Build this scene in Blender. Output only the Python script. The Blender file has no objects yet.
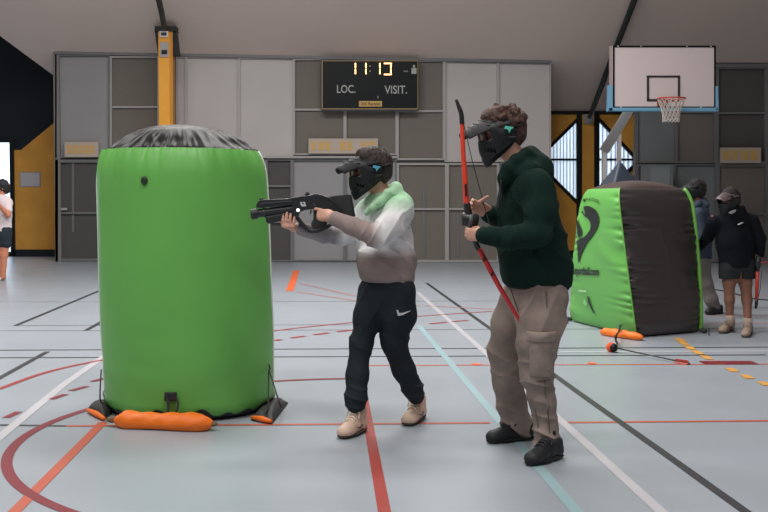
import bpy, bmesh, math, random
import numpy as np
from mathutils import Vector, Matrix, Euler
random.seed(7); np.random.seed(7)
S = bpy.context.scene
COL = S.collection
PI = math.pi
# ------------------------------------------------------------------ camera
F = 1050.0
CAMLOC = Vector((0, 0, 1.3))
ROT = (Matrix.Rotation(-math.atan(62/F), 3, 'Z') @ Matrix.Rotation(PI/2 - math.atan(55.7/F), 3, 'X')
       @ Matrix.Rotation(math.radians(0.28), 3, 'Z'))
cam_d = bpy.data.cameras.new('camera'); cam = bpy.data.objects.new('camera', cam_d); COL.objects.link(cam)
cam_d.sensor_width = 36; cam_d.lens = F/768*36
cam_d.clip_end = 200
cam.matrix_world = Matrix.Translation(CAMLOC) @ ROT.to_4x4()
S.camera = cam
def ray(x, y):
    return ROT @ Vector(((x-384)/F, (256-y)/F, -1))
def W(x, y, Y):
    """the point of the vertical plane at distance Y seen at this place of the photograph"""
    d = ray(x, y); return CAMLOC + d*(Y/d.y)
def G(x, y, z=0.0):
    """the floor point seen there"""
    d = ray(x, y); return CAMLOC + d*((z-CAMLOC.z)/d.z)
# ------------------------------------------------------------------ materials
def lin(c):
    return tuple(((v/255)/12.92 if v/255 <= .04045 else ((v/255+.055)/1.055)**2.4) for v in c)
def mat(name, rgb, rough=.6, metal=0, bump=0, bscale=40, var=0, vscale=6, emit=0, spec=.5, alpha=None, trans=0, coat=0, sheen=0, stretch=None):
    m = bpy.data.materials.new(name); m.use_nodes = True
    nt = m.node_tree; b = nt.nodes['Principled BSDF']
    col = lin(rgb)+(1,)
    b.inputs['Base Color'].default_value = col
    b.inputs['Roughness'].default_value = rough
    b.inputs['Metallic'].default_value = metal
    b.inputs['Specular IOR Level'].default_value = spec
    b.inputs['Coat Weight'].default_value = coat
    b.inputs['Sheen Weight'].default_value = sheen
    if trans: b.inputs['Transmission Weight'].default_value = trans
    if alpha is not None: b.inputs['Alpha'].default_value = alpha
    if emit:
        b.inputs['Emission Color'].default_value = col; b.inputs['Emission Strength'].default_value = emit
    tc = nt.nodes.new('ShaderNodeTexCoord')
    vec = tc.outputs['Object']
    if stretch:
        mp = nt.nodes.new('ShaderNodeMapping'); mp.inputs['Scale'].default_value = stretch
        nt.links.new(vec, mp.inputs['Vector']); vec = mp.outputs['Vector']
    if var:
        n = nt.nodes.new('ShaderNodeTexNoise'); n.inputs['Scale'].default_value = vscale; n.inputs['Detail'].default_value = 5
        nt.links.new(vec, n.inputs['Vector'])
        r = nt.nodes.new('ShaderNodeMapRange'); r.inputs['From Min'].default_value = .3; r.inputs['From Max'].default_value = .7
        r.inputs['To Min'].default_value = 1-var; r.inputs['To Max'].default_value = 1+var
        nt.links.new(n.outputs['Fac'], r.inputs['Value'])
        mx = nt.nodes.new('ShaderNodeMix'); mx.data_type = 'RGBA'; mx.blend_type = 'MULTIPLY'; mx.inputs['Factor'].default_value = 1
        mx.inputs['A'].default_value = col
        nt.links.new(r.outputs['Result'], mx.inputs['B'])
        nt.links.new(mx.outputs['Result'], b.inputs['Base Color'])
    if bump:
        n2 = nt.nodes.new('ShaderNodeTexNoise'); n2.inputs['Scale'].default_value = bscale; n2.inputs['Detail'].default_value = 4
        nt.links.new(vec, n2.inputs['Vector'])
        bp = nt.nodes.new('ShaderNodeBump'); bp.inputs['Strength'].default_value = bump; bp.inputs['Distance'].default_value = .02
        nt.links.new(n2.outputs['Fac'], bp.inputs['Height']); nt.links.new(bp.outputs['Normal'], b.inputs['Normal'])
    return m
# ------------------------------------------------------------------ mesh helpers
class MB:
    def __init__(s): s.v = []; s.f = []; s.mi = []
    def add(s, vs, fs, mi=0):
        o = len(s.v); s.v += [tuple(v) for v in vs]; s.f += [tuple(i+o for i in f) for f in fs]; s.mi += [mi]*len(fs); return s
    def hexa(s, p, mi=0):   # 8 points: 4 front, 4 back, same order
        return s.add(p, [(0,1,2,3),(7,6,5,4),(0,4,5,1),(1,5,6,2),(2,6,7,3),(3,7,4,0)], mi)
    def box(s, a, b, mi=0):
        x0,y0,z0 = a; x1,y1,z1 = b
        return s.hexa([(x0,y0,z0),(x1,y0,z0),(x1,y0,z1),(x0,y0,z1),(x0,y1,z0),(x1,y1,z0),(x1,y1,z1),(x0,y1,z1)], mi)
    def pbox(s, x0, y0, x1, y1, Y, d=.05, mi=0):   # rectangle of the photo at distance Y, thickness d away from us
        fr = [W(x0,y1,Y), W(x1,y1,Y), W(x1,y0,Y), W(x0,y0,Y)]
        return s.hexa(fr + [v+Vector((0,d,0)) for v in fr], mi)
    def prism(s, pts, off, mi=0):    # planar outline, swept by off
        n = len(pts); pts = [Vector(p) for p in pts]
        return s.add(pts + [p+Vector(off) for p in pts],
                     [tuple(range(n)), tuple(range(2*n-1, n-1, -1))] + [(i, i+n, (i+1) % n+n, (i+1) % n) for i in range(n)], mi)
    def tube(s, pts, rs, n=10, flat=None, mi=0, cap=True):
        pts = [Vector(p) for p in pts]
        if not hasattr(rs, '__len__'): rs = [rs]*len(pts)
        rings = []
        up = None
        for i, p in enumerate(pts):
            t = (pts[min(i+1, len(pts)-1)] - pts[max(i-1, 0)]).normalized()
            if up is None:
                up = Vector((0,1,0)) if abs(t.y) < .9 else Vector((1,0,0))
            a = (up - t*up.dot(t)).normalized(); up = a; b = t.cross(a)
            fa, fb = flat if flat else (1, 1)
            rings.append([p + a*(math.cos(2*PI*k/n)*rs[i]*fa) + b*(math.sin(2*PI*k/n)*rs[i]*fb) for k in range(n)])
        vs = [v for r in rings for v in r]; fs = []
        for i in range(len(pts)-1):
            for k in range(n):
                k2 = (k+1) % n; fs.append((i*n+k, i*n+k2, (i+1)*n+k2, (i+1)*n+k))
        if cap: fs += [tuple(range(n-1, -1, -1)), tuple((len(pts)-1)*n+k for k in range(n))]
        return s.add(vs, fs, mi)
    def ball(s, c, r, n=12, mi=0, R=None):
        c = Vector(c)
        if not hasattr(r, '__len__'): r = (r, r, r)
        vs = []; fs = []
        for i in range(n+1):
            th = PI*i/n
            for k in range(2*n):
                ph = PI*k/n
                v = Vector((r[0]*math.sin(th)*math.cos(ph), r[1]*math.sin(th)*math.sin(ph), r[2]*math.cos(th)))
                if R: v = R @ v
                vs.append(c+v)
        for i in range(n):
            for k in range(2*n):
                k2 = (k+1) % (2*n); fs.append((i*2*n+k, (i+1)*2*n+k, (i+1)*2*n+k2, i*2*n+k2))
        return s.add(vs, fs, mi)
    def build(s, name, m, parent=None, smooth=False, bevel=0):
        return mk(name, s.v, s.f, m, parent, smooth, bevel, s.mi)
def mk(name, vs, fs, m, parent=None, smooth=False, bevel=0, mis=None):
    me = bpy.data.meshes.new(name)
    off = Vector((0, 0, 0)); p = parent
    while p is not None: off += p.location; p = p.parent
    if isinstance(vs, np.ndarray): vs = (vs - np.array(off)).tolist()
    else: vs = [(v[0]-off.x, v[1]-off.y, v[2]-off.z) for v in vs]
    if isinstance(fs, np.ndarray): fs = fs.tolist()
    me.from_pydata(vs, [], fs)
    ms = m if isinstance(m, (list, tuple)) else [m]
    for x in ms: me.materials.append(x)
    if mis is not None and len(ms) > 1: me.polygons.foreach_set('material_index', mis)
    if smooth: me.polygons.foreach_set('use_smooth', [True]*len(me.polygons))
    me.update()
    bm = bmesh.new(); bm.from_mesh(me)
    if not smooth or bevel or len(vs) < 20000:
        bmesh.ops.remove_doubles(bm, verts=bm.verts, dist=1e-6)
        bmesh.ops.recalc_face_normals(bm, faces=bm.faces)
    bm.to_mesh(me); bm.free()
    o = bpy.data.objects.new(name, me); COL.objects.link(o)
    if parent is not None: o.parent = parent
    if bevel:
        b = o.modifiers.new('bevel', 'BEVEL'); b.width = bevel; b.segments = 2; b.limit_method = 'ANGLE'
    return o
def tag(o, label=None, cat=None, group=None, kind=None):
    if label: o['label'] = label
    if cat: o['category'] = cat
    if group: o['group'] = group
    if kind: o['kind'] = kind
    return o
def empty(name, loc, label=None, cat=None, group=None, kind=None):
    o = bpy.data.objects.new(name, None); COL.objects.link(o); o.location = loc; o.empty_display_size = .1
    return tag(o, label, cat, group, kind)
def text_mesh(s, bold=0):
    cu = bpy.data.curves.new('lettering', 'FONT'); cu.body = s; cu.offset = bold; cu.resolution_u = 3
    ob = bpy.data.objects.new('lettering', cu); COL.objects.link(ob)
    bpy.context.view_layer.update()
    me = bpy.data.meshes.new_from_object(ob.evaluated_get(bpy.context.evaluated_depsgraph_get()))
    vs = [v.co.copy() for v in me.vertices]; fs = [tuple(p.vertices) for p in me.polygons]
    bpy.data.objects.remove(ob); bpy.data.meshes.remove(me); bpy.data.curves.remove(cu)
    x0 = min(v.x for v in vs); x1 = max(v.x for v in vs); y0 = min(v.y for v in vs); y1 = max(v.y for v in vs)
    return [((v.x-x0)/(x1-x0), (v.y-y0)/(y1-y0)) for v in vs], fs
def text_px(name, s, x0, y0, x1, y1, Y, m, parent, bold=0):
    vs, fs = text_mesh(s, bold)
    return mk(name, [W(x0+(x1-x0)*u, y1+(y0-y1)*v, Y) for u, v in vs], fs, m, parent)
def smooth_path(pts, n=8):
    pts = [Vector(p) for p in pts]; out = []
    for i in range(len(pts)-1):
        p0 = pts[max(i-1,0)]; p1 = pts[i]; p2 = pts[i+1]; p3 = pts[min(i+2,len(pts)-1)]
        for k in range(n):
            t = k/n
            out.append(.5*((2*p1)+(p2-p0)*t+(2*p0-5*p1+4*p2-p3)*t*t+(3*p1-p0-3*p2+p3)*t**3))
    out.append(pts[-1]); return out
LP=(420,300,180,380); WS=6; EXPO=-0.5
# ================================================================== the hall
M = {}
def floor_mat():
    m = mat('sports_floor', (158,166,175), rough=.33, var=.035, vscale=1.3, spec=.45)
    nt = m.node_tree; b = nt.nodes['Principled BSDF']
    n = nt.nodes.new('ShaderNodeTexNoise'); n.inputs['Scale'].default_value = 2.5; n.inputs['Detail'].default_value = 6
    tc = [q for q in nt.nodes if q.type == 'TEX_COORD'][0]
    nt.links.new(tc.outputs['Object'], n.inputs['Vector'])
    r = nt.nodes.new('ShaderNodeMapRange'); r.inputs['To Min'].default_value = .26; r.inputs['To Max'].default_value = .42
    nt.links.new(n.outputs['Fac'], r.inputs['Value']); nt.links.new(r.outputs['Result'], b.inputs['Roughness'])
    return m
M['floor'] = floor_mat()
M['ceil'] = mat('taupe_ceiling', (226,208,198), rough=.9, var=.03, vscale=.6)
M['clad'] = mat('grey_cladding', (128,126,124), rough=.7, var=.04, vscale=1)
M['panel'] = mat('pale_panel', (188,183,182), rough=.55, var=.04, vscale=1.2)
M['panel2'] = mat('grey_panel', (150,150,152), rough=.55, var=.04, vscale=1.2)
M['panel3'] = mat('bluish_grey_panel', (122,127,130), rough=.55, var=.04, vscale=1.2)
M['frame'] = mat('grey_frame', (165,163,162), rough=.5)
M['framep'] = mat('pale_frame', (176,172,171), rough=.5)
M['framed'] = mat('dark_grey_frame', (112,113,115), rough=.5)
M['navy'] = mat('navy_wall', (26,34,44), rough=.7, spec=.3)
M['yellow'] = mat('ochre_board', (228,164,66), rough=.6, var=.1, vscale=2)
M['yellow2'] = mat('yellow_pad', (240,168,48), rough=.5, var=.04)
M['black'] = mat('black_paint', (18,21,23), rough=.5, spec=.3)
M['blackg'] = mat('black_steel', (34,44,42), rough=.5)
M['white'] = mat('white_paint', (225,222,222), rough=.5)
M['wallplain'] = mat('plain_wall', (170,162,156), rough=.9)
def mesh_mat(name, rgb, dark):
    m = mat(name, rgb, rough=.8)
    nt = m.node_tree; b = nt.nodes['Principled BSDF']
    tc = nt.nodes.new('ShaderNodeTexCoord')
    v = nt.nodes.new('ShaderNodeTexChecker'); v.inputs['Scale'].default_value = 46
    v.inputs['Color1'].default_value = lin(rgb)+(1,); v.inputs['Color2'].default_value = lin(dark)+(1,)
    nt.links.new(tc.outputs['Object'], v.inputs['Vector']); nt.links.new(v.outputs['Color'], b.inputs['Base Color'])
    return m
M['mesh'] = mesh_mat('woven_mesh', (124,117,111), (113,107,101))
M['meshd'] = mesh_mat('dark_woven_mesh', (86,84,84), (78,76,76))
M['corr'] = mat('corrugated_pane', (225,232,240), rough=.4)
def translucent(name, rgb, w=.75, clear=.12):
    m = bpy.data.materials.new(name); m.use_nodes = True; nt = m.node_tree
    b = nt.nodes['Principled BSDF']; out = nt.nodes['Material Output']
    b.inputs['Base Color'].default_value = lin(rgb)+(1,); b.inputs['Roughness'].default_value = .4
    t = nt.nodes.new('ShaderNodeBsdfTranslucent'); t.inputs['Color'].default_value = lin(rgb)+(1,)
    mx = nt.nodes.new('ShaderNodeMixShader'); mx.inputs[0].default_value = w
    nt.links.new(b.outputs[0], mx.inputs[1]); nt.links.new(t.outputs[0], mx.inputs[2])
    tp = nt.nodes.new('ShaderNodeBsdfTransparent'); m2 = nt.nodes.new('ShaderNodeMixShader'); m2.inputs[0].default_value = clear
    nt.links.new(mx.outputs[0], m2.inputs[1]); nt.links.new(tp.outputs[0], m2.inputs[2]); nt.links.new(m2.outputs[0], out.inputs[0])
    return m
M['corr'] = translucent('corrugated_pane', (225,232,240))
M['corrd'] = translucent('corrugated_groove', (150,158,172), clear=.03)
def glass(name, tint=(235,240,245), a=.12):
    m = bpy.data.materials.new(name); m.use_nodes = True; nt = m.node_tree; nt.nodes.remove(nt.nodes['Principled BSDF'])
    out = nt.nodes['Material Output']; t = nt.nodes.new('ShaderNodeBsdfTransparent'); g = nt.nodes.new('ShaderNodeBsdfGlossy')
    t.inputs['Color'].default_value = lin(tint)+(1,); g.inputs['Roughness'].default_value = .05
    mx = nt.nodes.new('ShaderNodeMixShader'); mx.inputs[0].default_value = a
    nt.links.new(t.outputs[0], mx.inputs[1]); nt.links.new(g.outputs[0], mx.inputs[2]); nt.links.new(mx.outputs[0], out.inputs[0])
    return m
M['glass'] = glass('door_glass')
def st(name, mb, m, parent=None, bevel=0):
    o = mb.build(name, m, parent, bevel=bevel)
    if parent is None: o['kind'] = 'structure'
    return o
XL, XR, YB, YF = -12.0, 12.5, -9.0, 24.0
YW = 22.0; YY = 24.0
floor = st('floor', MB().box((XL,YB,-.1), (XR,YF+.3,0)), M['floor'])
st('ground_outside', MB().box((-20,YF+.3,-.12), (XR,40,-.02)), mat('pale_paving', (205,205,200), rough=.9))
st('wall_left', MB().box((XL-.2,YB,0), (XL,YF+.3,10)), M['wallplain'])
st('wall_right', MB().box((XR,YB,0), (XR+.2,YF+.3,10)), M['wallplain'])
st('wall_front', MB().box((XL,YB-.2,0), (XR,YB,10)), M['wallplain'])
# ceiling: folded plates
SL = .5
def zc(z0, Y, Y0=22): return z0 + SL*(Y0-Y)
a = W(54,52,22); b_ = W(551,61,22); c_ = W(551,112,24); d_ = W(637,112,24); e_ = W(637,62,22); f_ = W(900,64,22)
def on_roof(x, y):
    d = ray(x, y); k = d.z/d.y      # z = 1.3+k*Y meets z = a.z + SL*(22-Y)
    return W(x, y, (a.z+SL*22-1.3)/(k+SL))
p2 = on_roof(53,75); p3 = on_roof(-130,-60)
U = 12.0
up = lambda p: Vector((p.x, U, p.z + SL*(p.y-U)))
ce = MB()
A2 = up(a); B2 = up(b_); F2 = up(f_); E2 = up(e_)
ce.add([a,b_,B2,A2], [(0,1,2,3)])
ce.add([b_,c_,d_,e_,E2,B2], [(0,1,2,3),(0,3,4,5)])
ce.add([e_,f_,F2,E2], [(0,1,2,3)])
P5 = Vector((p3.x, U, A2.z))
ce.add([p2,a,A2,P5,p3], [(0,1,2),(0,2,3,4)])
X0 = Vector((XL,p3.y-1.5,p3.z+.75)); X5 = Vector((XL,U,A2.z))
ce.add([p3,P5,X5,X0], [(0,1,2,3)])
zt = A2.z
R2 = Vector((XR,U,F2.z)); R0 = Vector((XR,22,f_.z))
ce.add([f_,R0,R2,F2], [(0,1,2,3)])
# level part over the court
pts = [X5,P5,A2,B2,E2,F2,R2]
back = [Vector((p.x, YB, p.z)) for p in pts]
for i in range(len(pts)-1): ce.add([pts[i],pts[i+1],back[i+1],back[i]], [(0,1,2,3)])
st('wall_gable_right', MB().box((W(551,100,YY+.12).x,YY+.12,W(551,113,YY).z),(XR,YY+.2,10)), M['navy'])
st('wall_gable_back', MB().box((W(54,100,YY+.12).x,YY+.14,4.2),(W(560,100,YY+.12).x,YY+.2,10)), M['navy'])
o = st('ceiling', ce, M['ceil'])
sm = o.modifiers.new('thickness', 'SOLIDIFY'); sm.thickness = .06; sm.offset = 1
st('roof_outer', MB().box((XL-.2,YB-.2,max(p.z for p in pts)+.3), (XR+.2,YF+.3,max(p.z for p in pts)+.4)), M['ceil'])
# back wall, cladded part between the yellow bays: one carcass with framed panels
YW = 22.0
carc = MB()
def top_y(x): return 52 + (x-54)*(9/497)
carc.add([W(54,top_y(54),YW+.16), W(551,top_y(551),YW+.16)] , [])
fr = [G(54,262)*1.0, G(551,262)*1.0]
def zcol(x, y, Y): return W(x, y, Y)
def wallquad(mb, x0, x1, y0a, y0b, Y, d, bottom=None, mi=0):
    tl = W(x0,y0a,Y); tr = W(x1,y0b,Y)
    bl = Vector((tl.x,Y,0)) if bottom is None else W(x0,bottom,Y); br = Vector((tr.x,Y,0)) if bottom is None else W(x1,bottom,Y)
    f4 = [bl,br,tr,tl]; mb.hexa(f4+[v+Vector((0,d,0)) for v in f4], mi)
carc = MB(); wallquad(carc, 54, 551.5, top_y(54), top_y(551), YW+.10, 1.9)
wb = st('wall_back', carc, M['clad'])
carc = MB(); wallquad(carc, 636.5, 1010, 54, 54, YW+.10, .12)
st('wall_back_right', carc, M['clad'])
st('trim_1', MB().pbox(54,51,551.5,54,YW-.02,.1) if 0 else MB().hexa([W(54,54,YW-.03),W(551,63,YW-.03),W(551,60.3,YW-.03),W(54,51.3,YW-.03)]+[v+Vector((0,.12,0)) for v in [W(54,54,YW-.03),W(551,63,YW-.03),W(551,60.3,YW-.03),W(54,51.3,YW-.03)]]), M['framed'])
st('trim_2', MB().hexa([W(637,67,YW-.03),W(1000,69,YW-.03),W(1000,65,YW-.03),W(637,63,YW-.03)]+[v+Vector((0,.12,0)) for v in [W(637,67,YW-.03),W(1000,69,YW-.03),W(1000,65,YW-.03),W(637,63,YW-.03)]]), M['framed'])
# framed units of the back wall: (kind, x0,y0,x1,y1)
nd = [0]; npn = [0]
GB = None
def unit(x0,y0,x1,y1, fill, frame='frame', fw=2.0, rails=(), studs=(), handle=None, poles=()):
    """one framed leaf of the wall: frame bars round an inset panel"""
    nd[0] += 1
    mb = MB()
    Yf = YW
    mb.pbox(x0,y0,x0+fw,y1,Yf,.1); mb.pbox(x1-fw,y0,x1,y1,Yf,.1)
    mb.pbox(x0+fw,y0,x1-fw,y0+fw,Yf+.005,.09); mb.pbox(x0+fw,y1-fw,x1-fw,y1,Yf+.005,.09)
    for r in rails: mb.pbox(x0+fw,r-1,x1-fw,r+1,Yf+.01,.08)
    for s_ in studs: mb.pbox(s_-1,y0+fw,s_+1,y1-fw,Yf+.012,.08)
    root = tag(mb.build('door_%d' % nd[0], M[frame]), kind='structure')
    MB().pbox(x0+fw*.5,y0+fw*.5,x1-fw*.5,y1-fw*.5,Yf+.07,.03).build('door_panel', M[fill], root)
    for (px, pa, pb) in poles:
        MB().pbox(px-1.2, pa, px+1.2, pb, Yf+.05, .025).build('upright_bar', M['framed'], root)
    if handle:
        MB().pbox(handle[0]-3,handle[1]-1.2,handle[0]+3,handle[1]+1.2,Yf-.05,.05).build('door_handle', M['frame'], root)
    return root
# far left column
unit(55,54.5,110,158,'panel2','framed',1.6)
unit(55,159.5,112,261.5,'meshd','framed',3,rails=(213,),handle=(64,209),poles=((73,163,232),))
unit(110,56,159,158,'mesh','frame',1.8,rails=(107,))
unit(112,159.5,176,261.5,'meshd','framed',2,rails=(213,),studs=(158,))
unit(176,56.5,186,158,'panel','framep',1)
unit(186,56.5,239,158,'panel','framep',1)
unit(239,57.5,293.5,158,'panel','framep',1)
unit(176,159.5,266,261.5,'meshd','framed',2,rails=(213,))
unit(293.5,58.5,345,155,'mesh','frame',1.6,rails=(109.5,))
unit(345,59.5,397,155,'mesh','frame',1.6,rails=(110,))
unit(397,60,444.5,160,'mesh','frame',1.8,rails=(111,))
unit(444.5,60.5,498,162,'panel','framep',1)
unit(498,61,551,162,'panel','framep',1)
unit(266,159,292,261.5,'meshd','framed',1.6,rails=(186,222))
unit(292,159,345,261.5,'panel2','framed',1.6)
unit(345,159,397,261.5,'panel2','framed',1.6)
unit(397,163,447,262,'mesh','frame',2,rails=(209,),poles=((424,188,256),(411,210,256)))
unit(447,163,499,262,'mesh','frame',2,rails=(209,),poles=((458,215,256),(470,190,256),(482,218,256)))
unit(499,163,551,262,'panel2','framed',1.4)
rail = MB().pbox(266,156,397,158.2,YW-.06,.08); st('trim_3', rail, M['frame'])
# right block
unit(637,66,676,163,'panel3','framed',1.2)
unit(676,66,716,163,'mesh','framed',2,rails=(112,))
unit(716,66,768,164,'meshd','framed',3,rails=(113,))
unit(637,164,675,262,'panel3','framed',2,studs=(647,))
unit(675,164,717,262,'panel3','framed',1.2)
unit(717,164,768,262,'mesh','framed',2.5,rails=(214,))
unit(768,66,822,262,'mesh','framed',2.5,rails=(113,163,214))
unit(822,66,880,262,'panel3','framed',2,rails=(163,))
# bays behind (yellow, with diamond windows)
YY = 24.0
def poly(mb, pts, Y, d=.05, mi=0): return mb.prism([W(x,y,Y) for x,y in pts], (0,d,0), mi)
# left bay: yellow board, navy gable, glazed door
gl = lambda x: 0
lb = MB(); poly(lb, [(13.5,250),(55,250),(55,122),(21,150),(13.5,150)], YY, .08)
wl = st('wall_bay_left', lb, M['yellow'])
nb = MB(); poly(nb, [(13.5,153),(21,153),(55,125),(55,75),(55,40),(0,-40),(-130,-140),(-330,-140),(-330,139),(13.5,139)], YY+.03, .1)
st('wall_gable_left', nb, M['navy'])
bbq = MB(); t0 = W(13,249.5,YY-.02); t1 = W(56,249.5,YY-.02)
bbq.hexa([Vector((t0.x,YY-.03,0)),Vector((t1.x,YY-.03,0)),t1-Vector((0,.01,0)),t0-Vector((0,.01,0))]+[Vector((t0.x,YY+.05,0)),Vector((t1.x,YY+.05,0)),t1+Vector((0,.07,0)),t0+Vector((0,.07,0))])
st('baseboard_left', bbq, M['navy'])
fl = MB(); x13 = W(13.5,200,YY).x
def vbar(mb, xa, xb, Y, za, zb, d=.1): mb.box((xa,Y,za),(xb,Y+d,zb))
zt_ = W(5,139,YY).z
vbar(fl, x13-.07, x13+.03, YY-.03, 0, zt_)
for i in range(1,6): vbar(fl, x13-1.1*i-.05, x13-1.1*i+.05, YY-.02, 0, zt_)
fl.box((x13-6,YY-.01,zt_-.08),(x13,YY+.08,zt_)); fl.box((x13-6,YY-.01,0),(x13,YY+.08,.1))
dr = tag(fl.build('window_1', M['black']), kind='structure')
for i in range(5): MB().box((x13-1.1*(i+1)+.05,YY+.03,.1),(x13-1.1*i-.05,YY+.04,zt_-.08)).build('pane', M['glass'], dr)
MB().box((x13-.55,YY-.06,.93),(x13-.07,YY-.02,1.0)).build('push_bar', M['black'], dr)
st('wall_far_left', MB().box((XL,YY,0),(x13-5.6,YY+.2,10)), M['wallplain'])
nt_ = tag(MB().pbox(19.5,172,40.5,187,YY-.03,.03).build('notice_board', M['frame']), 'small grey framed notice on the ochre wall beside the glass door', 'sign')
MB().pbox(20.8,173.2,39.2,185.8,YY-.034,.01).build('sheet', mat('notice_sheet', (196,194,198), rough=.5), nt_)
# right bay
rb = MB()
poly(rb, [(551,112),(578,112),(578,119.5),(551,146.5)], YY, .06)                # upper left triangle
poly(rb, [(551,175.5),(578,202.5),(578,256.5),(551,256.5)], YY, .06)       # lower left
poly(rb, [(582,112),(594,112),(594,256.5),(582,256.5)], YY-.02, .08)    # post
poly(rb, [(599,112),(637,112),(637,159),(599,119)], YY, .06)
poly(rb, [(599,201),(637,163),(637,256.5),(600,256.5)], YY, .06)
st('wall_bay_right', rb, M['yellow'])
st('baseboard_right', MB().box((W(550,256,YY).x,YY-.04,0),(W(637,256,YY).x,YY+.06,.16)), M['navy'])
bf = MB()
def bar(mb, x0,y0,x1,y1,w,Y,d=.1):
    a0 = W(x0,y0,Y); a1 = W(x1,y1,Y); t = (a1-a0).normalized(); n = Vector((-t.z,0,t.x))*(w/2)
    mb.hexa([a0+n,a1+n,a1-n,a0-n]+[v+Vector((0,d,0)) for v in (a0+n,a1+n,a1-n,a0-n)])
bar(bf,579.5,112,579.5,256,.12,YY-.05,.14); bar(bf,597,112,597,256,.12,YY-.05,.14)
bar(bf,551,146,578,119,.07,YY-.04); bar(bf,551,176,578,203,.07,YY-.04); bar(bf,551,159.5,578,159.5,.045,YY-.03)
bar(bf,599,119,637,159,.07,YY-.04); bar(bf,599,201,637,163,.07,YY-.04); bar(bf,599,159.5,637,159.5,.045,YY-.03)
bar(bf,551,112.5,637,112.5,.07,YY-.06)
wf = tag(bf.build('window_2', M['black']), kind='structure')
def corrug(pts_fn, x0, x1, n, nm):
    mb = MB(); md = MB()
    for i in range(n):
        xa = x0+(x1-x0)*i/n; xb = x0+(x1-x0)*(i+1)/n; xm = xa+(xb-xa)*.72
        for (u, v, q) in ((xa, xm, mb), (xm, xb, md)):
            ya0, ya1 = pts_fn(u); yb0, yb1 = pts_fn(v)
            off = .02 if q is md else 0
            q.prism([W(u,ya1,YY+.03+off), W(v,yb1,YY+.03+off), W(v,yb0,YY+.03+off), W(u,ya0,YY+.03+off)], (0,.008,0))
    mb.build(nm, M['corr'], wf); md.build('pane_groove', M['corrd'], wf)
corrug(lambda x: (147-(x-551), 175+(x-551)), 551, 577, 8, 'pane')
corrug(lambda x: (120+(x-599)*1.02, 200-(x-599)*1.02), 599, 637, 9, 'pane')
zz = W(590,112,YY).z
st('trim_4', MB().hexa([W(584,124,YY-.06),W(593,124,YY-.06),W(593,112,YY-.06),W(584,112,YY-.06)]+[v+Vector((0,.05,0)) for v in (W(584,124,YY-.06),W(593,124,YY-.06),W(593,112,YY-.06),W(584,112,YY-.06))]), M['frame'])
# outer closures so that no daylight leaks in round the bays
st('wall_bay_return_left', MB().box((a.x-.02,YW,0),(a.x+.1,YY+.1,4.3)), M['clad'])
xa_ = W(54,200,YY).x; xb_ = W(552,150,YY).x; xc_ = W(636.5,150,YY).x
st('wall_rear_middle', MB().box((xa_,YY+.12,0),(xb_,YY+.3,10)), M['clad'])
st('wall_rear_right', MB().box((xc_,YY+.08,0),(XR,YY+.3,10)), M['clad'])
# ---- beams
bm_ = MB(); bm_.tube([W(590,117,23.6), W(612,58,21.7), W(636,-4,19.9)], .062, 8)
tag(bm_.build('ceiling_beam', M['blackg']), 'dark slanted roof beam rising behind the basketball backboard', 'beam')
# yellow padded post with bracket
YP = 20.9
tp = W(158,27,YP); bt = Vector((tp.x, YP, 0)); w_ = W(172.5,27,YP).x - tp.x
post = empty('padded_post', (tp.x+w_/2, YP+.15, 0), 'yellow padded post standing behind the large green bunker', 'post')
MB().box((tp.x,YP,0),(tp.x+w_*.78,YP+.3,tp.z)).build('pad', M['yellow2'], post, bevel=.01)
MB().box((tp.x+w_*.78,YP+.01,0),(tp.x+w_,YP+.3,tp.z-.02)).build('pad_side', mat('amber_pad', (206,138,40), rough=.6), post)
br = MB(); br.pbox(154.5,26,176,31,YP-.03,.36); br.prism([W(154.5,30,YP+.02),W(158,30,YP+.02),W(158,55,YP+.02)],(0,.25,0))
br.prism([W(172,30,YP+.02),W(176,30,YP+.02),W(179,55,YP+.02),W(173,55,YP+.02)],(0,.25,0))
br.build('bracket', M['black'], post)
MB().pbox(160,42,168.5,57,YP-.03,.03).build('plate', M['frame'], post)
MB().pbox(161.5,50,167,54,YP-.045,.02).build('switch', M['black'], post)
MB().pbox(159.5,31,168,37,YP-.04,.01).build('sticker', M['white'], post)
MB().pbox(161,32.5,166.5,35.5,YP-.05,.005).build('print_mark', M['blackg'], post)
b2 = MB(); b2.tube([W(157.5,-6,18.9), W(161.5,12,19.7), W(164.5,28,20.8)], .055, 8)
tag(b2.build('strut', M['blackg']), 'dark green steel strut above the yellow post', 'beam')
# warning boards with faded yellow lettering
def board(x0,y0,x1,y1,label,n):
    o = tag(MB().pbox(x0,y0,x1,y1,YW-.08,.05).build('wall_sign', mat('beige_board', (186,172,160), rough=.6)), label, 'sign', None)
    ym = mat('faded_yellow_print', (206,168,104), rough=.6)
    w = (x1-x0-4)/n
    rr = random.Random(int(x0))
    for i in range(n):
        xa = x0+2+w*i
        if n > 5 and i in (3, 6): continue
        MB().pbox(xa+.3, y0+3, xa+w*rr.uniform(.62,.9), y1-3.2, YW-.085, .006).build('print_block', ym, o)
    return o
board(64.5,142,98.5,157,'beige wall sign with faded yellow print, left of the green bunker',5)
board(308.5,138.5,378,153.5,'long beige sign with faded yellow print below the scoreboard',9)
board(720.5,147.5,761,163,'beige sign with faded yellow print on the wall at right',4)
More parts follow.
